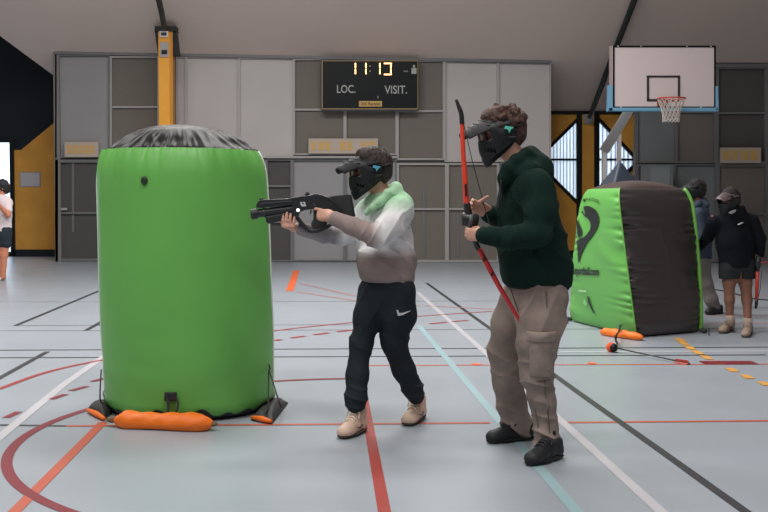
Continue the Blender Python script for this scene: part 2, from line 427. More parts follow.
# ---- scoreboard
YS = 21.75
sb0 = W(370,85,YS)
sb = empty('scoreboard', (sb0.x, YS+.1, W(370,110,YS).z), 'black electronic scoreboard showing 11:13 above LOC. and VISIT.', 'scoreboard')
M['screen'] = mat('scoreboard_face', (9,15,20), rough=.45, spec=.2)
M['gold'] = mat('gold_label', (196,158,86), rough=.5)
MB().pbox(321,59.5,419,110.5,YS,.2).build('case', M['framed'], sb, bevel=.04)
MB().pbox(321.8,60.4,418.2,109.4,YS-.006,.02).build('gold_edge', mat('brass_edge', (150,128,84), rough=.5), sb, bevel=.03)
MB().pbox(322.8,61.2,417.4,108.2,YS-.016,.02).build('screen', M['screen'], sb, bevel=.03)
led = mat('led', (255,190,120), emit=6)
def seg(mb, x, y, w, h, on, t=1.15):
    Y = YS-.03
    S7 = {'a':(x,y,x+w,y+t),'d':(x,y+h-t,x+w,y+h),'g':(x,y+h/2-t/2,x+w,y+h/2+t/2),
          'b':(x+w-t,y+.5,x+w,y+h/2-.5),'c':(x+w-t,y+h/2+.5,x+w,y+h-.5),'f':(x,y+.5,x+t,y+h/2-.5),'e':(x,y+h/2+.5,x+t,y+h-.5)}
    for s_ in on: mb.pbox(*S7[s_], Y, .01)
d1 = MB(); seg(d1,350.5,62.5,5.5,12,'bc'); d1.build('digit', led, sb)
d1 = MB(); seg(d1,361,62.5,5.5,12,'bc'); d1.build('digit', led, sb)
ld = mat('led_dim', (190,150,110), emit=.8)
for y_ in (65.6,70.6): MB().pbox(369.6,y_,370.5,y_+1,YS-.03,.01).build('colon_dot', ld, sb)
d1 = MB(); seg(d1,375,62.5,5.5,12,'bc'); d1.build('digit', led, sb)
d1 = MB(); seg(d1,384,62.8,7.5,12.2,'abcd'); d1.build('digit', led, sb)
lt = mat('score_lettering', (170,172,170), rough=.6)
text_px('lettering','LOC.',337,85,355.5,93,YS-.02,lt,sb,.01)
text_px('lettering','VISIT.',384.5,85.5,407,93.8,YS-.02,lt,sb,.01)
MB().pbox(359,101,382,106.6,YS-.024,.01).build('label_plate', M['gold'], sb)
text_px('lettering','XX Ramon',361,102.3,380,105.3,YS-.027,M['black'],sb,.01)
d1 = MB(); d1.pbox(411.5,68,416.5,73.8,YS-.025,.01); d1.pbox(413,65,415,67.5,YS-.025,.01); d1.build('light_mark', lt, sb)
d1 = MB(); d1.pbox(377.2,96,378.6,98.6,YS-.025,.01); d1.build('key_switch', M['framed'], sb)
d1 = MB(); d1.pbox(403.5,70.5,408,72,YS-.025,.01); d1.build('faint_mark', M['framed'], sb)
# ---- basketball hoop
YK = 18.2
bo = W(663,100,YK)
hoop = empty('basketball_hoop', (bo.x, YK, W(663,111,YK).z), 'basketball backboard with orange rim, white net and light blue edge padding', 'basketball hoop')
M['bbw'] = mat('backboard_white', (226,212,212), rough=.4)
M['blue'] = mat('light_blue_pad', (120,176,206), rough=.6)
MB().pbox(613,45.5,716,108,YK,.05).build('backboard', M['bbw'], hoop)
bl = MB()
for q in ((613,45.5,716,47.3),(613,106.5,716,108),(613,45.5,614.6,108),(714.2,45.5,716,108)): bl.pbox(*q, YK-.012, .02)
bl.build('border', M['black'], hoop)
bl = MB()
for q in ((647,75.5,680,77.4),(647,99,680,101.2),(647,75.5,649,101.2),(678,75.5,680,101.2)): bl.pbox(*q, YK-.014, .02)
bl.build('target_square', mat('faded_black', (58,48,50), rough=.6), hoop)
bl = MB(); 
bl.pbox(608.6,85,613,110.8,YK-.03,.12); bl.pbox(716,86,718.3,110.8,YK-.03,.12); bl.pbox(608.6,107.6,718.3,110.8,YK-.03,.12)
bl.build('edge_padding', M['blue'], hoop, bevel=.008)
for x, y in ((618,46.3),(641,46.3),(687,46.3),(711,46.3),(621,107.2),(701,107.2)):
    MB().ball(W(x,y,YK-.015), .012, 6).build('screw', M['white'], hoop)
MB().pbox(609.5,46,612.5,85,YK+.06,.03).build('side_strip', mat('pale_strip', (170,150,150)), hoop)
rimc = W(671.5,98.5,YK-.38)
rm = MB(); rm.tube([rimc+Vector((.235*math.cos(t),.235*math.sin(t),0)) for t in np.linspace(0,2*PI,33)], .012, 8)
rm.tube([rimc+Vector((-.08,.2,0)), W(666,103,YK)], .012, 6); rm.tube([rimc+Vector((.08,.2,0)), W(677,103,YK)], .012, 6)
rm.build('rim', mat('orange_rim', (205,80,48), rough=.45), hoop, smooth=True)
pl = MB(); pl.pbox(657.5,98.5,668,106,YK-.03,.03); pl.build('rim_bracket', mat('rusty_bracket', (150,92,66), rough=.7), hoop)
nm = MB(); NN = 14; LV = [(0,.235),(-.09,.2),(-.18,.165),(-.27,.145),(-.36,.14),(-.4,.142)]
def npnt(i, k): z, r = LV[i]; t = 2*PI*(k+.5*(i % 2))/NN; return rimc+Vector((r*math.cos(t), r*math.sin(t), z))
for i in range(len(LV)-1):
    for k in range(NN):
        nm.tube([npnt(i,k), npnt(i+1,k if i % 2 == 0 else k+1)], .007, 4); nm.tube([npnt(i,k), npnt(i+1,k-1 if i % 2 == 0 else k)], .007, 4)
nm.build('net', mat('net_cord', (208,196,190), rough=.9), hoop)
sp = MB()
bar(sp, 604.5,151,630,112,.17,22.6,.12)
sp2 = MB(); sp2.tube([W(632,108,18.4), W(604.5,150,22.6)], .07, 8)
M['armg'] = mat('pale_grey_steel', (236,232,230), rough=.5)
sp = MB()
q0 = [W(628,106,18.6), W(637,106,18.6), W(609,153,22.5), W(601,149,22.5)]
sp.prism(q0, (0,.14,0)); sp.build('support_arm', M['armg'], hoop)
sp = MB(); sp.pbox(603,150,606.5,190,22.6,.12); sp.build('support_leg', M['armg'], hoop)
sp = MB(); sp.pbox(618.2,134,621.5,190,22.4,.12); sp.build('support_leg', M['armg'], hoop)
sp = MB(); bar(sp, 560,150,549,172,.06,23.2,.05)
sp = MB(); sp.tube([W(640,100,18.3), W(640,90,21.9)], .04, 8); sp.tube([W(690,100,18.3), W(690,90,21.9)], .04, 8); sp.build('wall_bracket', M['framed'], hoop)
# little glass fronted box behind the black bunker
gb = tag(MB().pbox(648,165,673,264,21.3,.5).build('display_case', M['panel3']), 'grey cabinet with glass front behind the green and black bunker', 'cabinet')
MB().pbox(651,167,670,190,21.28,.02).build('glass_front', mat('dull_glass', (150,160,164), rough=.15, metal=.3), gb)
# ================================================================== floor markings (children of the floor)
LM = {'blk': mat('black_line', (52,54,58), rough=.45), 'wht': mat('white_line', (190,188,194), rough=.4),
      'cya': mat('cyan_line', (152,182,189), rough=.4), 'red': mat('red_line', (160,56,48), rough=.4),
      'mar': mat('maroon_line', (128,40,50), rough=.4), 'ora': mat('orange_red_line', (190,92,70), rough=.4),
      'yel': mat('orange_yellow_line', (226,168,84), rough=.4), 'bro': mat('bright_orange_tape', (240,110,60), rough=.5),
      'gry': mat('grey_line', (112,114,120), rough=.45), 'wfa': mat('worn_white_line', (196,200,206), rough=.4), 'rfa': mat('worn_red_line', (200,132,124), rough=.4)}
lift = [0.0010]
def line(kind, pts, w=.05, name='court_line', world=False):
    lift[0] += .00006
    z = lift[0]
    P = [Vector((p[0],p[1],0)) if world else G(*p) for p in pts]
    mb = MB(); L = []; R = []
    for i, p in enumerate(P):
        t = (P[min(i+1,len(P)-1)]-P[max(i-1,0)]); t.z = 0; t.normalize(); n = Vector((-t.y,t.x,0))*(w/2)
        L.append(p+n); R.append(p-n)
    vs = [(v.x,v.y,z) for v in L+R]; n = len(P)
    return mk(name, vs, [(i,i+1,n+i+1,n+i) for i in range(n-1)], LM[kind], floor)
line('wfa',[(0,290.3),(103,290)],.04); line('wfa',[(430,290),(768,289)],.04)
for (ya, yb, k, w) in ((301.9,300.2,'gry',.045),):
    line(k,[(-60,ya),(104,ya),(356,301.6),(480,301),(700,300.2)],w)
line('gry',[(18,325.6),(104,325.4),(356,324.8),(400,324.7)],.045)
line('gry',[(-60,330.9),(104,330.7),(345,330),(400,329.8),(480,329.6),(900,327.5)],.045)
line('blk',[(-60,350.5),(104,349.9),(430,348.6),(560,348.2)],.045); line('blk',[(560,348.2),(900,346.6)],.045)
line('blk',[(-60,358),(104,357.6),(432,356.4),(470,356.2)],.045); line('blk',[(470,356.2),(766,355)],.045)
line('ora',[(360,365.6),(900,363.8)],.04)
line('gry',[(560,309),(900,307)],.04); line('rfa',[(700,323.5),(900,322.5)],.05); line('rfa',[(690,296),(900,295.5)],.05); line('rfa',[(690,316),(900,315)],.04)
line('wfa',[(560,352),(900,350.5)],.05)
line('blk',[(-60,424.2),(66,426.2)],.035); line('ora',[(66,426.2),(310,424.6),(490,423)],.04); line('ora',[(558,422.8),(768,421),(900,420)],.04)
line('blk',[(426.5,283),(490,328.5),(576,391),(660,450.5),(747,513),(800,551)],.05)
line('wht',[(417,292),(484,351.5),(576,434.5),(661,512),(700,548)],.055)
line('cya',[(419,326),(468,384),(575,510),(610,551)],.055)
line('red',[(361.5,385),(364.8,404),(384.5,512),(392,552)],.055)
line('blk',[(101.5,290),(15,326)],.05); line('blk',[(104,320.6),(86,330.6)],.05); line('blk',[(47.5,351.8),(0,378),(-30,395)],.05)
line('wht',[(107,354.5),(64,384.5),(0,437),(-40,471)],.06)
line('ora',[(103,422.5),(14.5,512),(-20,547)],.055)
cx, cy, cr = .255, 5.72, 1.875
th0 = math.radians(88); th1 = math.radians(272)
line('mar',[(cx+cr*math.cos(t), cy+cr*math.sin(t)) for t in np.linspace(th0, th1, 80)], .055, world=True)
line('red',[ (p.x,p.y) for p in smooth_path([(-40,401,0),(0,388.8,0),(14,383.6,0),(45,373,0),(88,363,0),(180,346.5,0),(275,331,0),(356,322.3,0),(417,316.5,0),(492,311.5,0)],5)],.045)
dash = [((6,418),(19,412)),((51,399.6),(66,394.5)),((71,391),(87,386.6)),((92,381.8),(107,378)),((275,340.8),(281,339.7)),((291,338.2),(305,336.2)),((314,335),(329,333)),((337,332),(355,330)),((430,324),(447,322.4)),((452,321.8),(468,320.6))]
for (p, q) in dash: line('mar' if p[0] < 110 else 'red',[p,q],.05 if p[0] < 110 else .06,'court_dash')
line('bro',[(296.6,270.5),(289.6,291)],.11,'floor_tape')
line('rfa',[(300,283.5),(352,295.5),(400,301.5)],.04); line('rfa',[(297,292),(357,301),(420,306)],.04); line('rfa',[(425,306),(500,309.5)],.045)
for (x, y) in ((680,340),(683.5,343.5),(690,348),(697.5,352.7),(706.5,357.8),(717,363),(732,370.2),(747,377),(764.5,384)):
    line('yel',[(x-3.4,y-1.9),(x+3.4,y+1.9)],.07,'court_dash')
line('mar',[(702,363),(755,363)],.17,'floor_tape'); line('bro',[(588,363.3),(596,363.6)],.07,'floor_tape'); line('bro',[(472,364.2),(481,364.8)],.07,'floor_tape')
cb = MB(); cb.tube([G(*p)+Vector((0,0,.008)) for p in [(x_.x,x_.y) for x_ in smooth_path([(700,287,0),(706,290,0),(718,290.5,0),(736,294.5,0),(752,299,0),(775,301,0)],6)]], .008, 6)
tag(cb.build('floor_cable', M['black'], smooth=True), 'thin black cable lying on the floor behind the two people at right', 'cable')
# ================================================================== inflatables
def wn(P, f, seed=0, octs=3):
    """cheap smooth noise in -1..1 from rotated sines"""
    r = np.random.RandomState(seed); out = np.zeros(P.shape[:-1]); amp = 1; tot = 0
    for o in range(octs):
        for k in range(3):
            d = r.normal(size=3); d /= np.linalg.norm(d); ph = r.uniform(0, 6.28); d2 = r.normal(size=3)
            out += amp*np.sin((P@d)*f + ph + 1.3*np.sin((P@d2)*f*.6+ph*2)); tot += amp
        f *= 1.9; amp *= .55
    return out/tot*1.6
M['green'] = mat('green_vinyl', (106,180,86), rough=.42, var=.03, vscale=2, spec=.4)
M['greenl'] = mat('lime_piping', (112,178,78), rough=.5)
M['vblack'] = mat('black_vinyl', (44,39,42), rough=.4, spec=.45)
M['vblack2'] = mat('black_vinyl_side', (58,52,53), rough=.36, spec=.8)  # black lightened towards brown to stand in for glare on the ribs
M['pipe'] = mat('white_piping', (226,232,226), rough=.6)
M['orange'] = mat('orange_nylon', (250,122,28), rough=.5, bump=.2, bscale=25)
M['nylon'] = mat('black_nylon', (44,42,44), rough=.6, bump=.25, bscale=30)
M['cord'] = mat('black_cord', (28,28,30), rough=.7)
# ---- big green can
CB = W(191, 400, 6.62); CB.z = 0; CX, CY = CB.x, CB.y
LEAN = W(182.5, 150, 6.62).x - CX   # at z 1.6
can = empty('inflatable_bunker', (CX, CY, 0), 'tall green cylindrical inflatable bunker with a black top, left of the person with the blaster', 'inflatable bunker', None)
ZS = 1.60
def can_r(z):
    if z < .10: return .43 + .105*math.sqrt(max(0, 1-((.10-z)/.10)**2))
    if z < 1.42: return .521 + .010*math.sin((z-.1)/1.32*PI)
    t = (z-1.42)/(ZS-1.42); return .521 - .024*t**2.2
def lathe_grid(zs, rfun, n=240):
    V = np.zeros((len(zs), n, 3))
    th = np.linspace(0, 2*PI, n, endpoint=False)
    for i, z in enumerate(zs):
        r, zz = rfun(z, th)
        V[i,:,0] = CX + LEAN*zz/1.6 + r*np.cos(th); V[i,:,1] = CY + r*np.sin(th); V[i,:,2] = zz
    return V
def grid_faces(a, b, wrap=True):
    f = []
    for i in range(a-1):
        for k in range(b if wrap else b-1):
            k2 = (k+1) % b; f.append((i*b+k, i*b+k2, (i+1)*b+k2, (i+1)*b+k))
    return f
def pk(th, seed=3):
    return np.abs(np.sin(th*15+1.3*np.sin(3*th+seed)+.8*np.sin(7*th))) * (.6+.4*np.sin(5*th+seed)) + .5*np.abs(np.sin(th*31+2*np.sin(4*th)))
def rbody(z, th):
    r = np.full_like(th, can_r(z)); P = np.stack([np.cos(th)*.5, np.sin(th)*.5, np.full_like(th, z)], -1)
    r = r + .004*wn(P, 5, 2, 2)
    r = r - .022*pk(th)*math.exp(-((ZS-z)/.06)) - .022*pk(th*.5+1, 5)*math.exp(-((ZS-z)/.12)**1.5)
    r = r - .004*np.maximum(0, wn(P*np.array([1,1,2.2]), 11, 8, 2))*math.exp(-((z-.3)/.3)**2)
    return r, np.full_like(th, z)
zs = [.0, .01, .03, .06, .1, .15] + list(np.linspace(.2, 1.36, 60)) + list(np.linspace(1.38, ZS, 26))
V = lathe_grid(zs, rbody)
V[0,:,2] = .004
mk('body', V.reshape(-1,3), grid_faces(len(zs), 240), M['green'], can, smooth=True)
def rcap(t, th):
    rs = can_r(ZS) - (.022*pk(th) + .022*pk(th*.5+1, 5))*math.exp(-t/.14)
    rr = rs*(1-t)**.8 if t < 1 else rs*0
    w = (.03*pk(th+.2, 3))*math.exp(-((t-.16)/.13)**2) + .012*np.abs(np.sin(th*22+2*np.sin(3*th)))*math.exp(-((t-.35)/.16)**2)
    z = ZS + .160*(1-(1-t)**1.9)
    return np.maximum(rr - w*.75, 0), z - w*.35
capv = lathe_grid(list(np.linspace(0, 1, 40)), rcap)
mk('top_cap', capv.reshape(-1,3), grid_faces(40, 240), mat('black_top_vinyl', (17,14,16), rough=.42, spec=.14), can, smooth=True)
def rskirt(z, th):
    e = .055+.022*np.sin(th*9+2*np.sin(th*4))+.012*np.sin(th*23)
    zz = z*e
    r = np.array([can_r(max(0,q)) for q in zz])+.004
    return r, zz
sk = lathe_grid([0, .15,.3,.45,.6,.8,1.0], rskirt); mk('skirt_shading', sk.reshape(-1,3), grid_faces(7,240), M['nylon'], can, smooth=True)  # black skirt ring whose ragged edge paints the shading at the foot
def can_pt(th, z, off=0.0):
    r = rbody(z, np.array([th]))[0][0] + off
    return Vector((CX+LEAN*z/1.6+r*math.cos(th), CY+r*math.sin(th), z))
for th in (math.radians(-5), math.radians(186)):
    mb = MB(); mb.tube([can_pt(th, z, .001) for z in np.linspace(.05, 1.6, 40)], .007, 6); mb.build('seam_piping', M['pipe'], can, smooth=True)
def on_can(x, y):   # where the view ray meets the can
    best = None
    for k in range(400):
        th = -PI*k/400
        p = can_pt(th, 1.0)
        q = W(x, y, p.y)
        if best is None or abs(q.x-(p.x+LEAN*(q.z-1)/1.6)) < best[0]: best = (abs(q.x-(p.x+LEAN*(q.z-1)/1.6)), th, q.z)
    return best[1], best[2]
th, z = on_can(143.5, 180.5)
c = can_pt(th, z, .004); nn = Vector((math.cos(th), math.sin(th), 0))
mb = MB(); mb.ball(c, (.021,.012,.026), 10, R=Matrix.Rotation(th+PI/2, 3, 'Z')); mb.build('valve', mat('valve_black', (34,50,34), rough=.5), can, smooth=True)
# ---- sandbags
def sack(name, p0, p1, r, m, label=None, cat='sandbag', flat=.85, parent=None, group=None, seed=1, zc_=None):
    """a stuffed tube bag pinched at both ends, lying from p0 to p1"""
    p0 = Vector(p0); p1 = Vector(p1); L = (p1-p0).length; t = (p1-p0).normalized(); n = Vector((-t.y,t.x,0)); 
    N = 40; K = 28; V = np.zeros((N,K,3)); rr = np.random.RandomState(seed)
    for i in range(N):
        s = i/(N-1)
        prof = min(1, (s/.13))**.55 * min(1, ((1-s)/.13))**.55 * (1+.07*math.sin(s*9+seed)) ; prof = max(prof, .12)
        for k in range(K):
            a_ = 2*PI*k/K
            u = math.cos(a_)*r*prof; w = math.sin(a_)*r*prof*flat
            w = max(w, -r*.72*flat)
            u *= 1+.03*math.sin(7*s+3*a_)
            w += .004*math.sin(s*31+a_*2)*(w > 0)
            c = p0 + t*(L*s) + n*u; V[i,k] = (c.x, c.y, max(.003, r*.72*flat + w))
    return mk(name, V.reshape(-1,3), grid_faces(N,K)+[tuple(range(K)), tuple(range((N-1)*K+K-1,(N-1)*K-1,-1))], m, parent, smooth=True)
def strap_loop(pts, r=.006): mb = MB(); mb.tube(smooth_path(pts, 6), r, 6); return mb
g0 = G(113.5, 427); g1 = G(214, 431)
sg = empty('sandbag', ((g0.x+g1.x)/2, (g0.y+g1.y)/2, 0), 'orange tube sandbag on the floor at the front foot of the big green bunker', 'sandbag')
sack('bag', g0, g1, .058, M['orange'], parent=sg, flat=.95)
wo = mat('worn_end', (120,96,70), rough=.8)
mb = MB(); mb.tube([g0+Vector((-.035,.01,.04)), g0+Vector((-.01,0,.042)), g0+Vector((.03,0,.045))], [.012,.02,.012], 8); mb.build('tied_end', wo, sg)
mb = MB(); mb.tube([g1+Vector((-.03,0,.04)), g1+Vector((.0,0,.04)), g1+Vector((.02,0,.04))], [.012,.016,.008], 8); mb.build('tied_end', wo, sg)
cs = W(169, 425, g0.y-.01)
ring_top = can_pt(on_can(172,403)[0], .16, .02)
mb = strap_loop([ring_top+Vector((-.02,-.01,0)), Vector((cs.x,g0.y-.035,.115)), Vector((cs.x-.004,g0.y-.062,.06)), Vector((cs.x,g0.y-.05,.012))], .008)
mb.tube(smooth_path([ring_top+Vector((.03,-.01,0)), Vector((cs.x+.05,g0.y-.0,.13)), Vector((cs.x+.045,g0.y-.03,.09))], 6), .006, 6)
mb.build('strap', M['cord'], sg, smooth=True)
mb = MB(); q = can_pt(on_can(171,402)[0], .155, .012); mb.box((q.x-.035,q.y-.012,.135),(q.x+.035,q.y+.01,.185)); mb.build('strap_anchor', M['nylon'], can, bevel=.005)
def wedge_bag(name, pts, h, label, m2, cords, ora):
    """flat floor bag with a folded orange edge; pts are four floor corners"""
    c = sum((Vector(p) for p in pts), Vector())/4
    root = empty(name, (c.x, c.y, 0), label, 'sandbag')
    N = 18; V = []
    for lay in (1, 0):
        for i in range(N):
            for j in range(N):
                u = i/(N-1); v = j/(N-1)
                p = (pts[0]*(1-u)+pts[1]*u)*(1-v)+(pts[3]*(1-u)+pts[2]*u)*v
                b = (max(0, math.sin(PI*u)*math.sin(PI*v)))**.4
                z = .004+ (h*b*(1+.12*math.sin(9*u+4*v)) if lay else 0)
                V.append((p.x, p.y, z + (.006 if lay else 0)))
    F_ = []
    for lay in range(2):
        o = lay*N*N
        for i in range(N-1):
            for j in range(N-1): F_.append((o+i*N+j, o+(i+1)*N+j, o+(i+1)*N+j+1, o+i*N+j+1))
    edge = [(i,0) for i in range(N)]+[(N-1,j) for j in range(1,N)]+[(i,N-1) for i in range(N-2,-1,-1)]+[(0,j) for j in range(N-2,0,-1)]
    for k in range(len(edge)):
        e0 = edge[k]; e1 = edge[(k+1) % len(edge)]; F_.append((e0[0]*N+e0[1], e1[0]*N+e1[1], N*N+e1[0]*N+e1[1], N*N+e0[0]*N+e0[1]))
    mk('bag', V, F_, m2, root, smooth=True)
    mb = MB(); e0, e1 = ora; mb.tube([e0+Vector((0,0,.018)), e0*.5+e1*.5+Vector((0,0,.022)), e1+Vector((0,0,.018))], [.012,.018,.012], 8); mb.build('orange_edge', M['orange'], root, smooth=True)
    for cpts in cords: strap_loop(cpts, .0045).build('cord', M['cord'], root, smooth=True)
    return root
L4 = [G(87,411), G(104,421), G(112,414), G(103,402)]
wedge_bag('sandbag', L4, .055, 'small black sandbag with an orange edge at the left foot of the big green bunker', M['nylon'],
          [[can_pt(math.radians(190),.25,.0)+Vector((-.01,-.02,0)), G(100,398,.14), G(103,403,.06)]], (G(88,413), G(104,421.5)))
R4 = [G(251,421), G(272,425), G(288,404), G(273,401)]
anch = can_pt(math.radians(-20), .26, .01)
wedge_bag('sandbag', R4, .05, 'black sandbag with an orange edge, corded to the right foot of the big green bunker', M['nylon'],
          [[anch, G(268,408,.08), G(266,412,.05)], [anch, G(280,404,.12), G(283,406,.05)], [anch+Vector((0,0,.03)), anch+Vector((.01,-.01,0))]], (G(252,420.5), G(271,424.5)))
# ---- trapezoid bunkers
class Inflated:
    def __init__(s, base, top, zt, bulge=.06, wr=.016, dome=.08, seed=0, fr=15):
        s.base = [Vector((p[0],p[1],0)) for p in base]; s.top = [Vector((p[0],p[1],0)) for p in top]; s.zt = zt
        s.bulge, s.wr, s.dome, s.seed, s.fr = bulge, wr, dome, seed, fr
        s.c0 = sum(s.base, Vector())/4; s.c1 = sum(s.top, Vector())/4
    def side(s, k, u, t):
        """u 0..1 along side k, t 0..1 up"""
        z = t*s.zt
        e = min(1, t/.08); tu = min(1, (1-t)/.17)
        shrink = 1.03 - .07*(1-math.sqrt(max(0, 1-(1-e)**2))) - .17*(1-math.sqrt(max(0, 1-(1-tu)**2)))
        a0 = s.base[k]*(1-t)+s.top[k]*t; a1 = s.base[(k+1)%4]*(1-t)+s.top[(k+1)%4]*t
        c = s.c0*(1-t)+s.c1*t
        bow = 1+.035*math.sin(t*PI)
        a0 = c+(a0-c)*shrink*bow; a1 = c+(a1-c)*shrink*bow
        p = a0*(1-u)+a1*u
        d = (a1-a0).normalized(); n = Vector((d.y,-d.x,0))
        if n.dot(p-c) < 0: n = -n
        b = s.bulge*(math.sin(PI*u)**.55 if 0 < u < 1 else 0)*(math.sin(PI*min(1,max(0,t*.96+.02)))**.5)
        ds = min(u, 1-u)*(a1-a0).length
        ph = s.seed+k*1.7+(0 if u < .5 else 2.3)
        w = (math.sin(t*PI*2*s.fr + 2.6*math.sin(t*11+ph)+1.3*math.sin(t*29+2*ph)+ph + 2.0*u)*.5+.5)**1.8*(.65+.35*math.sin(t*17+ph*3))*((1.3 if u < .5 else .6) if k == 1 else (.4 if u < .5 else .8))
        w2 = math.exp(-ds/(.085+.05*math.sin(t*23+ph)))*min(1, ds/.012)*min(1,t/.05)*min(1,(1-t)/.05)
        big = .5*math.sin(t*14+ph*2+u*6+2*math.sin(t*7+u*3))*math.exp(-ds/.3)*math.sin(t*9+ph)
        p = p + n*(b - s.wr*w*w2 - s.wr*.5*big*min(1, ds/.03)*min(1,t/.1)*min(1,(1-t)/.1))
        p.z = z + .006
        if t > .999: p.z = s.zt
        return p
    def panel(s, k, m, parent, name, N=60, T=130):
        V = [s.side(k, i/(N-1), j/(T-1)) for j in range(T) for i in range(N)]
        return mk(name, V, grid_faces(T, N, False), m, parent, smooth=True)
    def cap(s, m, parent, name='top_panel', N=40, cone=False):
        q = [s.side(k, 0, 1) for k in range(4)]
        V = []
        for j in range(N):
            for i in range(N):
                u = i/(N-1); v = j/(N-1)
                # coons patch between the four top edges
                e0 = s.side(0,u,1); e1 = s.side(1,v,1); e2 = s.side(2,1-u,1); e3 = s.side(3,1-v,1)
                p = e0*(1-v)+e2*v+e3*(1-u)+e1*u - (q[0]*(1-u)*(1-v)+q[1]*u*(1-v)+q[2]*u*v+q[3]*(1-u)*v)
                b = (math.sin(PI*u)*math.sin(PI*v)) ** .45 if 0 < u < 1 and 0 < v < 1 else 0
                if cone: b = 2*min(u,1-u,v,1-v)
                ed = min(u,1-u,v,1-v)
                p.z = s.zt + s.dome*b - .012*math.exp(-ed/.08)*abs(math.sin(u*40+v*33+2*math.sin(u*9)))*min(1,ed/.03)
                V.append(p)
        return mk(name, V, grid_faces(N, N, False), m, parent, smooth=True)
A_ = (2.70,11.2); B_ = (3.0,9.82); C_ = (3.76,10.22); D_ = (3.48,11.6)
At = (W(583.5,186,11.0).x,11.0); Bt = (W(618,186,10.05).x,10.05); Ct = (W(689,186,10.4).x,10.4); Dt = (At[0]+Ct[0]-Bt[0], At[1]+Ct[1]-Bt[1])
INF = Inflated([A_,B_,C_,D_],[At,Bt,Ct,Dt], 1.43, bulge=.05, wr=.075, dome=.085, seed=1, fr=15)
bc = INF.c0
bk = empty('inflatable_bunker', (bc.x,bc.y,0), 'green and black trapezoid inflatable bunker with a curved drop logo', 'inflatable bunker')
pg = INF.panel(0, M['green'], bk, 'green_panel'); INF.panel(1, M['vblack2'], bk, 'black_panel'); INF.panel(2, M['green'], bk, 'green_panel'); INF.panel(3, M['vblack2'], bk, 'black_panel')
INF.cap(mat('black_vinyl_brown_glare', (74,60,58), rough=.3, spec=.8), bk)  # black top; the brown is reflected glare put into the base colour
for k in (2,):
    mb = MB(); mb.tube([INF.side(k,0,t)+Vector((0,-.008,0)) for t in np.linspace(.02,.995,60)], .02, 8); mb.build('seam_piping', M['greenl'], bk, smooth=True)
mb = MB(); mb.tube([INF.side(1,0,t) for t in np.linspace(.02,.995,60)], .008, 6); mb.build('seam_piping', M['greenl'], bk, smooth=True)
def side_hit(x, y, k=0):
    """u,t on the side where the view ray lands"""
    u, t = .5, .5; best = 1e9
    for a_ in range(41):
        for b in range(61):
            p = INF.side(k, a_/40, b/60); q = W(x,y,p.y); d = (q-p).length
            if d < best: best = d; u, t = a_/40, b/60
    su, stp = 1/80, 1/120
    for it in range(5):
        for a_ in (-1,0,1):
            for b in (-1,0,1):
                uu = min(1,max(0,u+a_*su)); tt = min(1,max(0,t+b*stp)); p = INF.side(k,uu,tt); d = (W(x,y,p.y)-p).length
                if d < best: best = d; bu, bt_ = uu, tt; u, t = uu, tt
        su /= 2; stp /= 2
    return u, t
def decal(name, polys_uv, m, parent, k=0, off=.011, cuts=0):
    """flat shapes given in (u,t) laid on the panel"""
    bmm = bmesh.new()
    for vs, fs in polys_uv:
        vv = [bmm.verts.new((v[0],v[1],0)) for v in vs]
        for f in fs: 
            try: bmm.faces.new([vv[i] for i in f])
            except ValueError: pass
    bmesh.ops.triangulate(bmm, faces=bmm.faces)
    for _ in range(cuts): bmesh.ops.subdivide_edges(bmm, edges=bmm.edges, cuts=1, use_grid_fill=False)
    bmesh.ops.triangulate(bmm, faces=bmm.faces)
    V = []
    for v in bmm.verts:
        u, t = v.co.x, v.co.y; p = INF.side(k,u,t); e = INF.side(k,min(1,u+.01),t)-INF.side(k,u-.01,t); n = Vector((e.y,-e.x,0)).normalized()
        if n.y > 0: n = -n
        V.append(p+n*off)
    bmm.verts.index_update()
    F_ = [tuple(v.index for v in f.verts) for f in bmm.faces]; bmm.free()
    return mk(name, V, F_, m, parent)
# affine map photo px -> (u,t) on the green face, fitted from four hits
hits = [((x,y), side_hit(x,y)) for x,y in ((590,200),(618,200),(585,300),(628,300),(605,250),(580,240),(622,240),(600,320))]
Amat = np.array([[1,h[0][0],h[0][1],h[0][0]*h[0][1],h[0][0]**2] for h in hits]); CU = np.linalg.lstsq(Amat, np.array([h[1][0] for h in hits]), rcond=None)[0]; CT = np.linalg.lstsq(Amat, np.array([h[1][1] for h in hits]), rcond=None)[0]
def uv_of(x, y): r = np.array([1,x,y,x*y,x*x]); return (min(.97,max(.03,float(r@CU))), min(.97,max(.03,float(r@CT))))
ink = mat('black_print', (26,30,28), rough=.45)
def pxl(cx_, cy_): return (568+cx_/4.653, 180+cy_/4.653)
# drop shaped logo: outer swoosh and inner comma, traced as smooth outlines (crop coordinates)
out1 = [(58,150),(62,132),(80,122),(105,122),(132,134),(152,158),(159,190),(152,222),(132,256),(104,292),(84,326),(72,356),(66,380),(62,382),(58,350),(50,310),(46,278),(64,274),(90,264),(108,244),(118,222),(118,200),(104,180),(84,168),(66,160)]
inn = [(50,186),(40,206),(37,236),(40,260),(52,266),(68,262),(78,250),(76,232),(66,214),(56,198)]
for nm_, pts_ in (('logo', out1), ('logo', inn)):
    sp_ = smooth_path([(x,y,0) for x,y in pts_]+[(pts_[0][0],pts_[0][1],0)], 4)[:-1]
    uv = [uv_of(*pxl(p.x,p.y)) for p in sp_]
    decal(nm_, [(uv, [tuple(range(len(uv)))])], ink, bk, cuts=2)
vs, fs = text_mesh('w.sportball.com', .045)
decal('web_address', [([uv_of(*pxl(22+136*u, 450-(50*v)+ 6*u)) for u,v in vs], fs)], ink, bk, cuts=0, off=.012)
